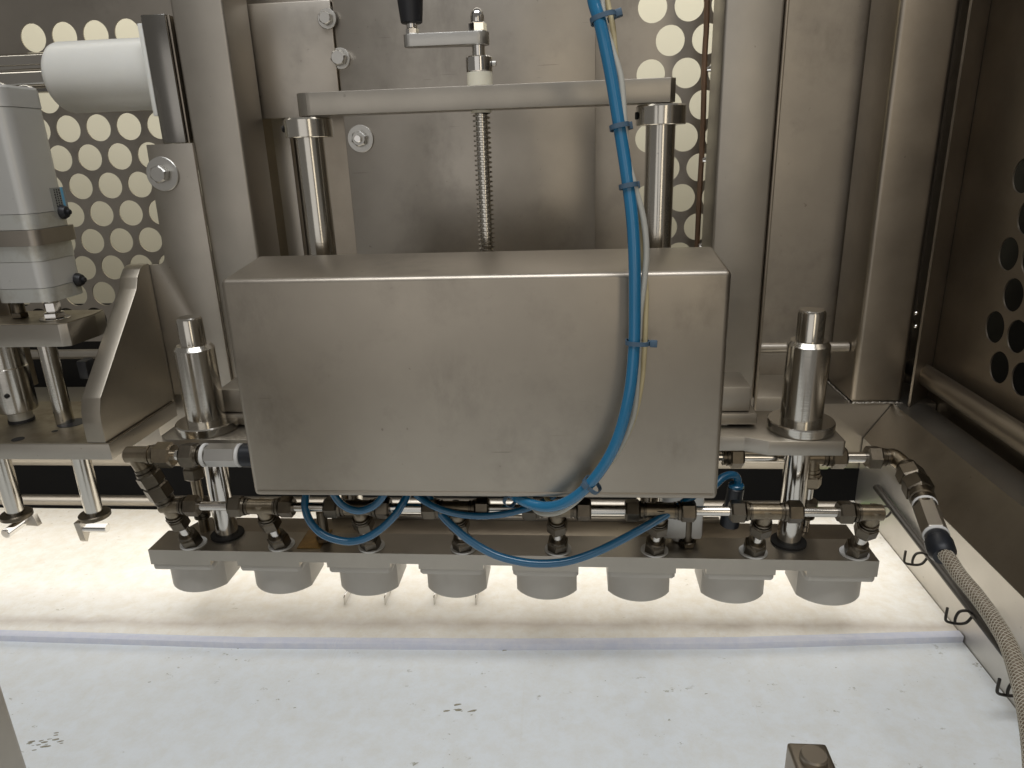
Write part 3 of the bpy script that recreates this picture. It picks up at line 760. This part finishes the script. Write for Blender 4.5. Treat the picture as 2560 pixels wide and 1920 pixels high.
# second drop pipe, behind
dx = atY(489, 1200, .80).x
dr = thing('drop_pipe', 'short upright pipe with two nuts beside the left column rod', 'pipe fitting', (dx, .80, BZT), 'drop pipes')
part(dr, 'pipe', cyl(nbm(), (dx, .80, BZT), (dx, .80, -.35), .0064, 24), M_FITB)
nut_on(dr, (dx, .80, atY(489, 1165, .80).z), (0, 0, -1), .024, .017, .1)
nut_on(dr, (dx, .80, atY(489, 1278, .80).z), (0, 0, 1), .024, .017, .1)

ry = .82
ir = thing('right_inlet', 'steel pipe with bronze elbow turning toward the braided hose', 'pipe fitting', (.33, ry, -.37))
zr = atY(2150, 1143, ry).z
xe = atY(2236, 1142, ry).x
part(ir, 'pipe', cyl(nbm(), (.14, ry, zr), (xe-.018, ry, zr), .0066, 24), M_PIPE)
nut_on(ir, (atY(1822, 1143, ry).x, ry, zr), (1, 0, 0), .025, .017, .2)
xtee = atY(2029, 1160, ry).x
nut_on(ir, (xtee+.020, ry, zr), (1, 0, 0), .025, .019, .2)
bm = nbm(); lathe(bm, (xtee-.012, ry, zr), (1, 0, 0), [(0, .0095), (.032, .0095)], 24); lathe(bm, (xtee, ry, zr), (0, 0, -1), [(0, .0095), (.022, .0095)], 24)
part(ir, 'tee', bm, M_FITB)
nut_on(ir, (xtee, ry, atY(2029, 1185, ry).z), (0, 0, -1), .024, .016, .1, M_FITB)
part(ir, 'drop_pipe', cyl(nbm(), (xtee, ry, zr-.02), (xtee, ry, BZT), .0056, 24), M_PIPE)
nut_on(ir, (xtee, ry, atY(2029, 1278, ry).z), (0, 0, 1), .024, .016, .1)
nut_on(ir, (xe-.016, ry, zr), (-1, 0, 0), .025, .0175, .2)
pA = Vector((xe, ry, zr)); pB = atY(2300, 1230, .755); pC = atY(2324, 1290, .715); pD = atY(2343, 1345, .68)
bm = nbm(); sweep(bm, spline([Vector((xe-.012, ry, zr)), pA, atY(2268, 1172, .80)], 6), .0098, 20)
part(ir, 'elbow', bm, M_FITB)
dAB = (pB-atY(2268, 1172, .80))
q = atY(2268, 1172, .80); L_ = dAB.length; d1 = dAB.normalized()
nut_on(ir, q+d1*.004, d1, .027, .022, .4)
part(ir, 'neck', cyl(nbm(), q, pB, .0075, 20), M_FITB)
nut_on(ir, pB+d1*.004, -d1, .028, .024, .4)
d2 = (pD-pB).normalized(); L2 = (pD-pB).length
bm = nbm(); lathe(bm, pB-d2*.003, d2, [(0, .0125), (.010, .0135), (.016, .0135), (.017, .012), (L2*.4, .012)], 28)
part(ir, 'adapter', bm, M_FIT)
c0 = pB+d2*(L2*.30); c1 = pB+d2*(L2*.93)
bm = nbm(); hexn(bm, c0, c1, .0225, .15)
part(ir, 'coupling', bm, M_BAR)
for cc in (c0-d2*.002, c1-d2*.001):
    bm = nbm(); lathe(bm, cc, d2, [(0, .0118), (.001, .0128), (.003, .0128), (.004, .0118)], 32); part(ir, 'seal_ring', bm, M_GREYRING)
pE = atY(2358, 1388, .652); d3 = (pE-pD).normalized()
bm = nbm(); lathe(bm, c1+d2*.003, d3, [(0, .0105), (.003, .0122), (.010, .0122), (.012, .0135), ((pE-c1).length-.008, .0132), ((pE-c1).length-.004, .0110), ((pE-c1).length, .0095)], 28)
part(ir, 'black_sleeve', bm, M_BLACKFIT)
# braided hose
hp = [pE-d3*.006, atY(2374, 1400, .640), atY(2398, 1437, .622), atY(2434, 1480, .597), atY(2470, 1528, .572), atY(2518, 1606, .533), atY(2547, 1690, .498), atY(2568, 1775, .465), atY(2582, 1870, .433), atY(2590, 1990, .40)]
path = spline(hp, 14)
bh = thing('braided_hose', 'brown clear hose with white braid at the lower right', 'hose', pE)
part(bh, 'tube', sweep(nbm(), path, .0069, 20), M_BRAIDHOSE)
bm = nbm(); u = None; fr_ = []
for i, p in enumerate(path):
    t = (path[min(i+1, len(path)-1)]-path[max(i-1, 0)]).normalized()
    if u is None: _, u, v = basis(t)
    else:
        u = (T0.rotation_difference(t) @ u); u = (u-t*u.dot(t)).normalized(); v = t.cross(u)
    T0 = t; fr_.append((p, u.copy(), v.copy()))
s = [0]
for i in range(1, len(path)): s.append(s[-1]+(path[i]-path[i-1]).length)
def frame_at(d):
    for i in range(1, len(s)):
        if s[i] >= d or i == len(s)-1:
            f = (d-s[i-1])/(s[i]-s[i-1]); return fr_[i-1][0].lerp(fr_[i][0], f), fr_[i-1][1].lerp(fr_[i][1], f), fr_[i-1][2].lerp(fr_[i][2], f)
NS = 9; step = .0020
for sg in (-1, 1):
    for k in range(NS):
        pts = []; d = 0
        while d < s[-1]:
            p, u, v = frame_at(d); an = 2*math.pi*k/NS+sg*d/.034*2*math.pi
            pts.append(p+(u*math.cos(an)+v*math.sin(an))*.00702); d += step
        sweep(bm, pts, .00036, 4)
part(bh, 'braid', bm, M_THREAD, kind='stuff')

# ------------------------------------------------------------------ blue hoses, cables and ties
def hose(name, pts, r, mat, label, cat='hose', group=None, sub=10, n=16):
    return solo(name, sweep(nbm(), spline([Vector(p) for p in pts], sub), r, n), mat, label, cat, group)
def pl(lst): return [atY(a, b, c) for a, b, c in lst]
main = pl([(1390, -620, .74), (1440, -320, .72), (1474, -80, .703), (1484, 0, .70), (1501, 60, .695), (1526, 180, .69), (1546, 300, .684), (1566, 430, .678), (1580, 540, .672), (1586, 640, .668), (1587, 760, .666), (1585, 870, .664), (1574, 980, .662), (1548, 1085, .662), (1512, 1160, .664), (1462, 1222, .668), (1410, 1258, .675), (1362, 1267, .684), (1318, 1256, .694), (1284, 1238, .705), (1262, 1215, .72), (1255, 1180, .735)])
hose('air_hose', main, .0058, M_BLUE, 'thick blue air hose hanging in front of the hood', group='blue air hoses')
hose('cable', pl([(1412, -620, .748), (1460, -320, .728), (1497, -80, .710), (1504, 0, .706), (1511, 55, .70), (1533, 130, .694), (1553, 200, .69), (1561, 300, .684), (1568, 390, .68), (1585, 460, .676), (1608, 545, .674), (1616, 625, .672), (1611, 700, .670), (1601, 780, .668), (1596, 860, .666), (1593, 950, .668), (1583, 1040, .670), (1550, 1120, .672), (1505, 1180, .674), (1468, 1225, .676), (1430, 1262, .682), (1390, 1283, .69), (1350, 1282, .70), (1330, 1262, .715), (1325, 1230, .73)]), .0029, M_CABLE,
     'thin light grey cable tied to the blue hose', 'cable')
hose('cable', pl([(1425, -620, .752), (1474, -320, .732), (1511, -80, .714), (1518, 0, .711), (1531, 60, .706), (1538, 130, .700), (1549, 230, .697), (1557, 330, .692), (1570, 420, .686), (1594, 540, .682), (1606, 640, .677), (1615, 720, .674), (1614, 800, .672), (1611, 880, .672), (1602, 970, .673), (1580, 1060, .675), (1539, 1140, .677), (1490, 1195, .680), (1440, 1245, .688), (1400, 1262, .698), (1370, 1250, .712), (1360, 1225, .73)]), .0026, M_CREAM,
     'cream yellow cable behind the thin grey cable', 'cable')
hose('air_hose', pl([(770, 1190, .745), (765, 1235, .735), (763, 1266, .727), (775, 1303, .72), (809, 1337, .716), (862, 1353, .714), (906, 1348, .714), (947, 1326, .716), (984, 1292, .72), (1004, 1263, .727), (1018, 1235, .735), (1030, 1190, .745)]), .0047, M_BLUE2,
     'dark blue hose making the largest loop at the left under the hood', group='blue air hoses')
hose('air_hose', pl([(818, 1195, .71), (836, 1238, .708), (860, 1265, .706), (895, 1277, .706), (930, 1267, .706), (955, 1243, .708), (980, 1195, .712)]), .0044, M_BLUE2,
     'dark blue hose making the small shallow loop inside the left loop', group='blue air hoses')
hose('air_hose', pl([(1035, 1180, .742), (1069, 1238, .735), (1094, 1274, .727), (1124, 1308, .72), (1176, 1352, .712), (1238, 1387, .707), (1300, 1404, .705), (1360, 1409, .704), (1425, 1402, .705), (1500, 1376, .708), (1590, 1330, .714), (1662, 1288, .724), (1722, 1248, .736), (1765, 1205, .745)]), .0049, M_BLUE2,
     'long dark blue hose sagging across the nozzle bar', group='blue air hoses')
hose('air_hose', pl([(1010, 1200, .735), (1046, 1241, .728), (1085, 1266, .72), (1140, 1284, .715), (1200, 1290, .714), (1260, 1285, .715), (1310, 1273, .718), (1350, 1258, .724), (1385, 1238, .732), (1420, 1200, .745)]), .0040, M_BLUE2,
     'thin dark blue hose sagging just under the hood middle', group='blue air hoses')
fz = Vector(atY(1840, 1217, .775))
hose('air_hose', [atY(1740, 1235, .74), atY(1782, 1216, .755), atY(1808, 1193, .766), atY(1832, 1187, .772), atY(1844, 1198, .776), fz+Vector((.002, 0, -.006))], .0047, M_BLUE2,
     'short blue hose bending into a black fitting right of the hood', group='blue air hoses')
pf = thing('push_fitting', 'black push-in hose fitting right of the hood', 'fitting', (fz.x, fz.y, fz.z-.05))
part(pf, 'body', lathe(nbm(), fz, (-.08, .05, -1), [(0, .0085), (.001, .0098), (.026, .0098), (.028, .0115), (.052, .0115)], 28), M_BLACKFIT)
part(pf, 'release_ring', lathe(nbm(), fz+Vector((0, 0, .004)), (0, 0, -1), [(0, .0082), (.001, .0092), (.0038, .0092)], 28), M_BLUE2)
vb = thing('valve_block', 'pale upright block behind the push-in fitting under the hood', 'block', (.135, .80, BZT))
part(vb, 'body', bx(nbm(), .105, .1565, .775, .80, -.46, -.335, .004), M_ALU)
part(vb, 'lug', cyl(nbm(), (.130, .792, -.45), (.130, .792, -.468), .008, 20), M_ALU)

def tie(name, c, axis, w, h, label, head=None, rot=0):
    """band round the bundle: flattened ring at c, bundle direction axis; head block"""
    axis = Vector(axis).normalized(); viewd = Vector(c).normalized()
    u = axis.cross(viewd).normalized(); v = u.cross(axis).normalized()
    t = thing(name, label, 'cable tie', c, 'blue cable ties'); bm = nbm()
    for rr in (1,):
        A = []; B = []; A2 = []; B2 = []; n = 32
        for k in range(n):
            an = 2*math.pi*k/n; e = .75
            cx_ = math.copysign(abs(math.cos(an))**e, math.cos(an)); sx_ = math.copysign(abs(math.sin(an))**e, math.sin(an))
            o = u*cx_*w+v*sx_*h; oi = u*cx_*(w-.0011)+v*sx_*(h-.0011)
            A.append(bm.verts.new(Vector(c)+o-axis*.0021)); B.append(bm.verts.new(Vector(c)+o+axis*.0021))
            A2.append(bm.verts.new(Vector(c)+oi-axis*.0021)); B2.append(bm.verts.new(Vector(c)+oi+axis*.0021))
        for k in range(n):
            j = (k+1) % n
            bm.faces.new((A[k], A[j], B[j], B[k])); bm.faces.new((A2[j], A2[k], B2[k], B2[j]))
            bm.faces.new((A[j], A[k], A2[k], A2[j])); bm.faces.new((B[k], B[j], B2[j], B2[k]))
    part(t, 'band', bm, M_TIE)
    if head is not None:
        hb = nbm(); bx(hb, -.0035, .0035, -.0030, .0030, -.0032, .0032, .0006)
        p = Vector(c)+u*head[0]*w+v*head[1]*h
        M = Matrix((u, v, axis)).transposed().to_4x4(); M.translation = p
        bmesh.ops.transform(hb, matrix=M, verts=hb.verts)
        part(t, 'head', hb, M_TIE)
def dirp(a, b): return b-a
tie('cable_tie', atY(1508, 46, .700), dirp(main[3], main[5]), .0118, 0.0107, 'blue-grey cable tie at the very top of the hose bundle', (1.15, 0))
tie('cable_tie', atY(1549, 317, .686), dirp(main[5], main[7]), .0092, 0.0107, 'second cable tie from the top, in front of the crossbar shaft', (.9, .7))
tie('cable_tie', atY(1571, 465, .679), dirp(main[6], main[8]), .0088, 0.0107, 'third cable tie from the top, above the hood', (.8, .8))
tie('cable_tie', atY(1594, 856, .667), dirp(main[10], main[12]), .0118, 0.0102, 'cable tie on the bundle in front of the hood face', (1.28, -.2))
tie('cable_tie', atY(1480, 1212, .671), dirp(main[14], main[16]), .0108, 0.0107, 'cable tie at the bend of the hose near the hood bottom', (-.45, -1.0))
tie('cable_tie', atY(1276, 1250, .699), dirp(main[18], main[20]), .0080, 0.0100, 'cable tie at the hose end tucked under the hood', (-.6, -.8))

# ------------------------------------------------------------------ neighbouring station at the left
SZ = -.3526
st = thing('station_base', 'thick steel base plate with tall gusset at the left edge', 'base plate', (-.8, .9, SZ-.0245))
part(st, 'plate_top', bx(nbm(), -1.30, -.6145, .8205, .985, SZ-.0015, SZ, .0), M_PLATE_BROWN)
part(st, 'plate', bx(nbm(), -1.30, -.6135, .82, .986, SZ-.0245, SZ-.0016, .0012), M_BAR)
gpoly = [(.8203, SZ+.0002), (.8203, SZ+.018)]
g1 = atX(222, 985, -.638)
ztg = d_.z+.002
A_ = Vector((.8203, SZ+.035)); Bp = Vector((.958, ztg-.022)); Cp = Vector((.9935, ztg))
gpoly = [(.8203, SZ+.0002), (.8203, SZ+.028), (.8225, SZ+.043), (.829, SZ+.060), (.952, ztg-.030), (.960, ztg-.014), (.970, ztg-.004), (.980, ztg), (.9935, ztg), (.9935, SZ-.02), (.9875, SZ-.02), (.9875, SZ+.0002)]
part(st, 'gusset', prism(nbm(), gpoly, 'x', -.6445, -.6175, .0015), M_GUSSET)
for px, py, r in ((45, 1098, .008), (137, 1078, .004)):
    p = atZ(px, py, SZ); part(st, 'screw_hole', cyl(nbm(), p-Vector((0, 0, .0004)), p+Vector((0, 0, .0004)), r, 20), M_BLACK_VOID)
for px, py in ((165, 1060),):
    p = atZ(px, py, SZ); part(st, 'bore', cyl(nbm(), p+Vector((.006, .004, -.0003)), p+Vector((.006, .004, .0005)), .0185, 28), M_BLACK)

# lifting rods that go through the base plate
rodB = atZ(164, 1056, SZ)
ld = thing('lift_rod', 'plain bright rod passing through the brown base plate', 'rod', (rodB.x, rodB.y, SZ))
zpl = atY(100, 848, rodB.y).z
part(ld, 'rod', lathe(nbm(), (rodB.x, rodB.y, SZ-.02), (0, 0, 1), [(0, .0118), (zpl-SZ+.03, .0118)], 32), M_COLUMN)
rodA = atZ(55, 1052, SZ)
sv = thing('spring_sleeve', 'bright telescopic sleeve on a pitted rod at the left edge', 'sleeve', (rodA.x, rodA.y, SZ))
part(sv, 'pitted_rod', cyl(nbm(), (rodA.x, rodA.y, SZ), (rodA.x, rodA.y, SZ+.02), .0155, 32), M_ALUCAP)
part(sv, 'foot_ring', cyl(nbm(), (rodA.x, rodA.y, SZ+.0005), (rodA.x, rodA.y, SZ+.0045), .0168, 32), M_BLACK)
z1 = atY(25, 925, rodA.y-.02).z
part(sv, 'lower_sleeve', cyl(nbm(), (rodA.x, rodA.y, SZ+.018), (rodA.x, rodA.y, z1), .0250, 40, .001), M_COLUMN)
part(sv, 'upper_sleeve', cyl(nbm(), (rodA.x, rodA.y, z1-.001), (rodA.x, rodA.y, zpl+.01), .0238, 40, .001), M_COLUMN)
ph_ = atY(16, 991, rodA.y-.025)
part(sv, 'port', cyl(nbm(), ph_+Vector((0, .003, 0)), ph_+Vector((0, -.0005, 0)), .0032, 16), M_BLACK_VOID)
tr = thing('thrust_plate', 'short steel plate under the grey actuator', 'plate', (-.78, .9, zpl))
zq = atY(100, 812, .868).z
xq = atY(170, 830, .868).x
part(tr, 'plate', prism(nbm(), [(-.98, .868), (xq-.012, .868), (xq-.002, .873), (xq+.002, .925), (xq-.004, .955), (-.98, .955)], 'z', zpl-.004, zq, .001), M_BAR)
part(tr, 'top_skin', prism(nbm(), [(-.98, .869), (xq-.013, .869), (xq-.003, .874), (xq+.001, .925), (xq-.005, .954), (-.98, .954)], 'z', zq+.0002, zq+.0012), M_PLATE_BROWN)
p = atY(138, 795, .90); p.z = zq+.0012
part(tr, 'rod_nut', bolt_bm(p, (0, 0, 1), .024, .008, .019, .0015, .2), M_CHROME)
bm = nbm(); hexn(bm, p+Vector((0, 0, .0096)), p+Vector((0, 0, .024)), .018, .3); cyl(bm, p+Vector((0, 0, .024)), p+Vector((0, 0, .05)), .0075, 20)
part(tr, 'coupling', bm, M_CHROME)
p = atY(52, 795, .91); p.z = zq+.0012
bm = nbm(); hexn(bm, p, p+Vector((0, 0, .008)), .019, .2); lathe(bm, p+Vector((0, 0, .008)), (0, 0, 1), [(0, .0085), (.010, .0085), (.014, .006), (.0155, 0)], 20)
part(tr, 'cap_nut', bm, M_FIT)
part(tr, 'cross_bar', bx(nbm(), -.98, -.795, .872, .90, zq+.0014, zq+.012, .002), M_FIT)

ax0, ax1, ay0, ay1 = -.765, -.6857, .87, .945
act = thing('pneumatic_actuator', 'grey rounded pneumatic actuator body at the left edge', 'actuator', ((ax0+ax1)/2, .91, -.17))
def rbox(bm, x0, x1, y0, y1, z0, z1, r, zch=.001):
    poly = []
    for cx_, cy_, a0 in ((x1-r, y1-r, 0), (x0+r, y1-r, 90), (x0+r, y0+r, 180), (x1-r, y0+r, 270)):
        for k in range(9):
            an = math.radians(a0+90*k/8); poly.append((cx_+r*math.cos(an), cy_+r*math.sin(an)))
    return prism(bm, poly, 'z', z0, z1)
za = [atY(75, py, ay0).z for py in (757, 722, 655, 615, 576, 535)]
ztp = atY(0, 265, ay0).z; ztt = atY(0, 216, ay0).z
part(act, 'lower_cap', rbox(nbm(), ax0, ax1, ay0, ay1, za[0], za[1]-.0006, .016), M_ALUCAP)
part(act, 'lower_barrel', rbox(nbm(), ax0+.0005, ax1-.0005, ay0+.0005, ay1-.0005, za[1], za[2]-.0004, .016), M_ALU)
part(act, 'middle_cap', rbox(nbm(), ax0, ax1, ay0, ay1, za[2], za[3]-.0006, .016), M_ALUCAP)
part(act, 'joint_band', rbox(nbm(), ax0-.004, ax1+.0035, ay0-.0035, ay1+.0035, za[3], za[4], .012), M_ALUBAND)
part(act, 'upper_cap', rbox(nbm(), ax0, ax1, ay0, ay1, za[4]+.0006, za[5]-.0006, .016), M_ALUCAP)
part(act, 'upper_barrel', rbox(nbm(), ax0+.0005, ax1-.0005, ay0+.0005, ay1-.0005, za[5], ztp-.0006, .016), M_ALU)
part(act, 'top_cap', rbox(nbm(), ax0, ax1, ay0, ay1, ztp, ztt, .016), M_ALU)
part(act, 'gasket', rbox(nbm(), ax0+.002, ax1-.001, ay0+.002, ay1-.002, ztt+.0002, ztt+.003, .014), M_GREYRING)
for xx in (ax0+.012, ax1-.014):
    for yy in (ay0+.014, ay1-.014):
        part(act, 'cap_screw', lathe(nbm(), (xx, yy, ztt+.003), (0, 0, 1), [(0, .0098), (.001, .0092), (.003, .0065), (.0042, .003), (.0044, 0)], 24), M_CHROME)
for px, py in ((181, 527), (222, 692)):
    zc_ = atX(px, py, ax1).z
    part(act, 'hose_plug', lathe(nbm(), (ax1-.002, ay1-.016, zc_), (1, 0, 0), [(0, .0095), (.004, .0095), (.009, .007), (.010, .0035), (.0135, .0032), (.014, 0)], 20), M_BLACK)
# label on the right-hand face
l0 = atX(124, 470, ax1); l1 = atX(152, 520, ax1)
lb = part(act, 'rating_label', bx(nbm(), ax1-.0003, ax1+.0002, l0.y, l0.y+.028, l1.z-.004, l0.z, 0), M_LABEL)
part(lb, 'blue_stripe', bx(nbm(), ax1+.0002, ax1+.0004, l0.y+.019, l0.y+.0235, l1.z-.004, l0.z, 0), M_LABELB)
bm = nbm()
for k in range(3):
    yy = l0.y+.006+.0045*k; z = l0.z-.002
    while z > l1.z-.002:
        L_ = random.uniform(.0015, .003); bx(bm, ax1+.0002, ax1+.0004, yy, yy+.0022, z-L_, z); z -= L_+.0009
part(lb, 'print', bm, M_INK)
solo('air_hose', cyl(nbm(), atY(-60, 706, .96), atY(30, 706, .96), .0045, 14), M_BLUE, 'short piece of blue hose behind the grey actuator', 'hose', 'blue air hoses')
solo('actuator_rail', bx(nbm(), -.815, -.795, .925, .945, -.31, .25, .002), M_DARKST, 'dark upright strip just left of the grey actuator', 'upright')
# pushers under the plate
for k, (px, py, lab) in enumerate(((206, 1160, 'bright rod with disc and side pin hanging above the belt'), (5, 1160, 'bright rod with disc and forward pin at the left image edge'))):
    yy = .875; x = atY(px, py, yy).x; zd = atY(px+26, 1283, yy).z
    g = thing('pusher_rod', lab, 'pusher', (x, yy, zd-.03), 'pusher rods under the base plate')
    part(g, 'rod', lathe(nbm(), (x, yy, zd), (0, 0, 1), [(0, .0120), (.018, .0120), (.0182, .0124), (SZ-.0245-zd, .0124)], 32), M_COLUMN)
    part(g, 'disc', lathe(nbm(), (x, yy, zd-.006), (0, 0, 1), [(0, .0205), (.001, .0215), (.006, .0215), (.0075, .0200)], 36), M_FIT)
    if k == 0:
        part(g, 'fin', prism(nbm(), [(yy-.019, zd-.006), (yy-.015, zd-.037), (yy-.011, zd-.041), (yy+.017, zd-.006)], 'x', x-.021, x-.012, .0006), M_BAR)
        part(g, 'pin', cyl(nbm(), (x-.014, yy-.010, zd-.0185), (x+.023, yy-.010, zd-.0185), .0068, 20, .001), M_CHROME)
    else:
        part(g, 'fin', prism(nbm(), [(x-.012, zd-.006), (x+.022, zd-.006), (x+.026, zd-.024), (x-.004, zd-.022)], 'y', yy+.004, yy+.013, .0006), M_BAR)
        part(g, 'pin', cyl(nbm(), (x+.006, yy+.006, zd-.014), (x+.002, yy-.030, zd-.018), .0072, 20, .001), M_CHROME)

# ------------------------------------------------------------------ small prongs standing on the belt
for (px, py, lab) in ((862, 1512, 'leftmost'), (963, 1512, 'second from left'), (1086, 1512, 'third from left'), (1190, 1512, 'rightmost')):
    p = atZ(px, py, BZ); bm = nbm()
    dxp = .006 if px in (862, 963) else .003
    prism(bm, [(p.y, BZ), (p.y+.035, BZ), (p.y+.034, BZ+.010), (p.y+.004, BZ+.014), (p.y, BZ+.012)], 'x', p.x-.0009, p.x+.0009, .0003)
    solo('belt_prong', bm, M_CHROME, lab+' small steel prong on the belt under the nozzles', 'prong', 'steel prongs on the belt')

bm = nbm(); rnd = random.Random(3); spots = []
for cx_, cy_, n_, sp_ in ((112, 1858, 16, .010), (1150, 1772, 9, .008), (1270, 1618, 8, .014), (640, 1612, 7, .02)):
    c_ = atZ(cx_, cy_, BZ-.006)
    spots += [(c_.x+rnd.gauss(0, sp_), c_.y+rnd.gauss(0, sp_*.45), rnd.uniform(.0008, .0030)) for _ in range(n_)]
spots += [(rnd.uniform(-.75, .46), rnd.uniform(.40, .735), rnd.uniform(.0005, .0014)) for _ in range(26)]
for x_, y_, r_ in spots:
    a_ = rnd.uniform(0, 6.28); pts = []
    for k in range(6):
        t_ = a_+k*math.pi/3; rr_ = r_*rnd.uniform(.5, 1.1); pts.append((x_+rr_*math.cos(t_)*1.7+rr_*math.sin(t_)*.5, y_+rr_*math.sin(t_)*.6+rr_*math.cos(t_)*.3))
    prism(bm, pts, 'z', BZ-.0061, BZ-.0061+r_*.3)
solo('bed_crumbs', bm, M_CRUMB, 'small dark crumbs scattered over the white work bed', kind='stuff')

# ------------------------------------------------------------------ things nearest the camera
fx = -.4252
nf = thing('door_post', 'blurred grey post corner at the bottom left', 'post', (fx, .42, -.65))
part(nf, 'tube', bx(nbm(), fx-.16, fx, .32, .40, -.70, -.250, .006, 3), M_SATIN)
yb = .40
k0, k1 = atY(1966, 1853, yb), atY(2066, 1853, yb)
sb = thing('stop_block', 'dark steel block with a round cap at the bottom edge', 'block', ((k0.x+k1.x)/2, .38, -.6))
part(sb, 'body', bx(nbm(), k0.x, k1.x, .345, .40, -.606, k0.z, .0025, 3), M_DARKST)
part(sb, 'round_cap', lathe(nbm(), (k0.x+.0130, .384, k0.z), (0, 0, 1), [(0, .0088), (.0045, .0088), (.0058, .0078)], 32), M_DARKST)
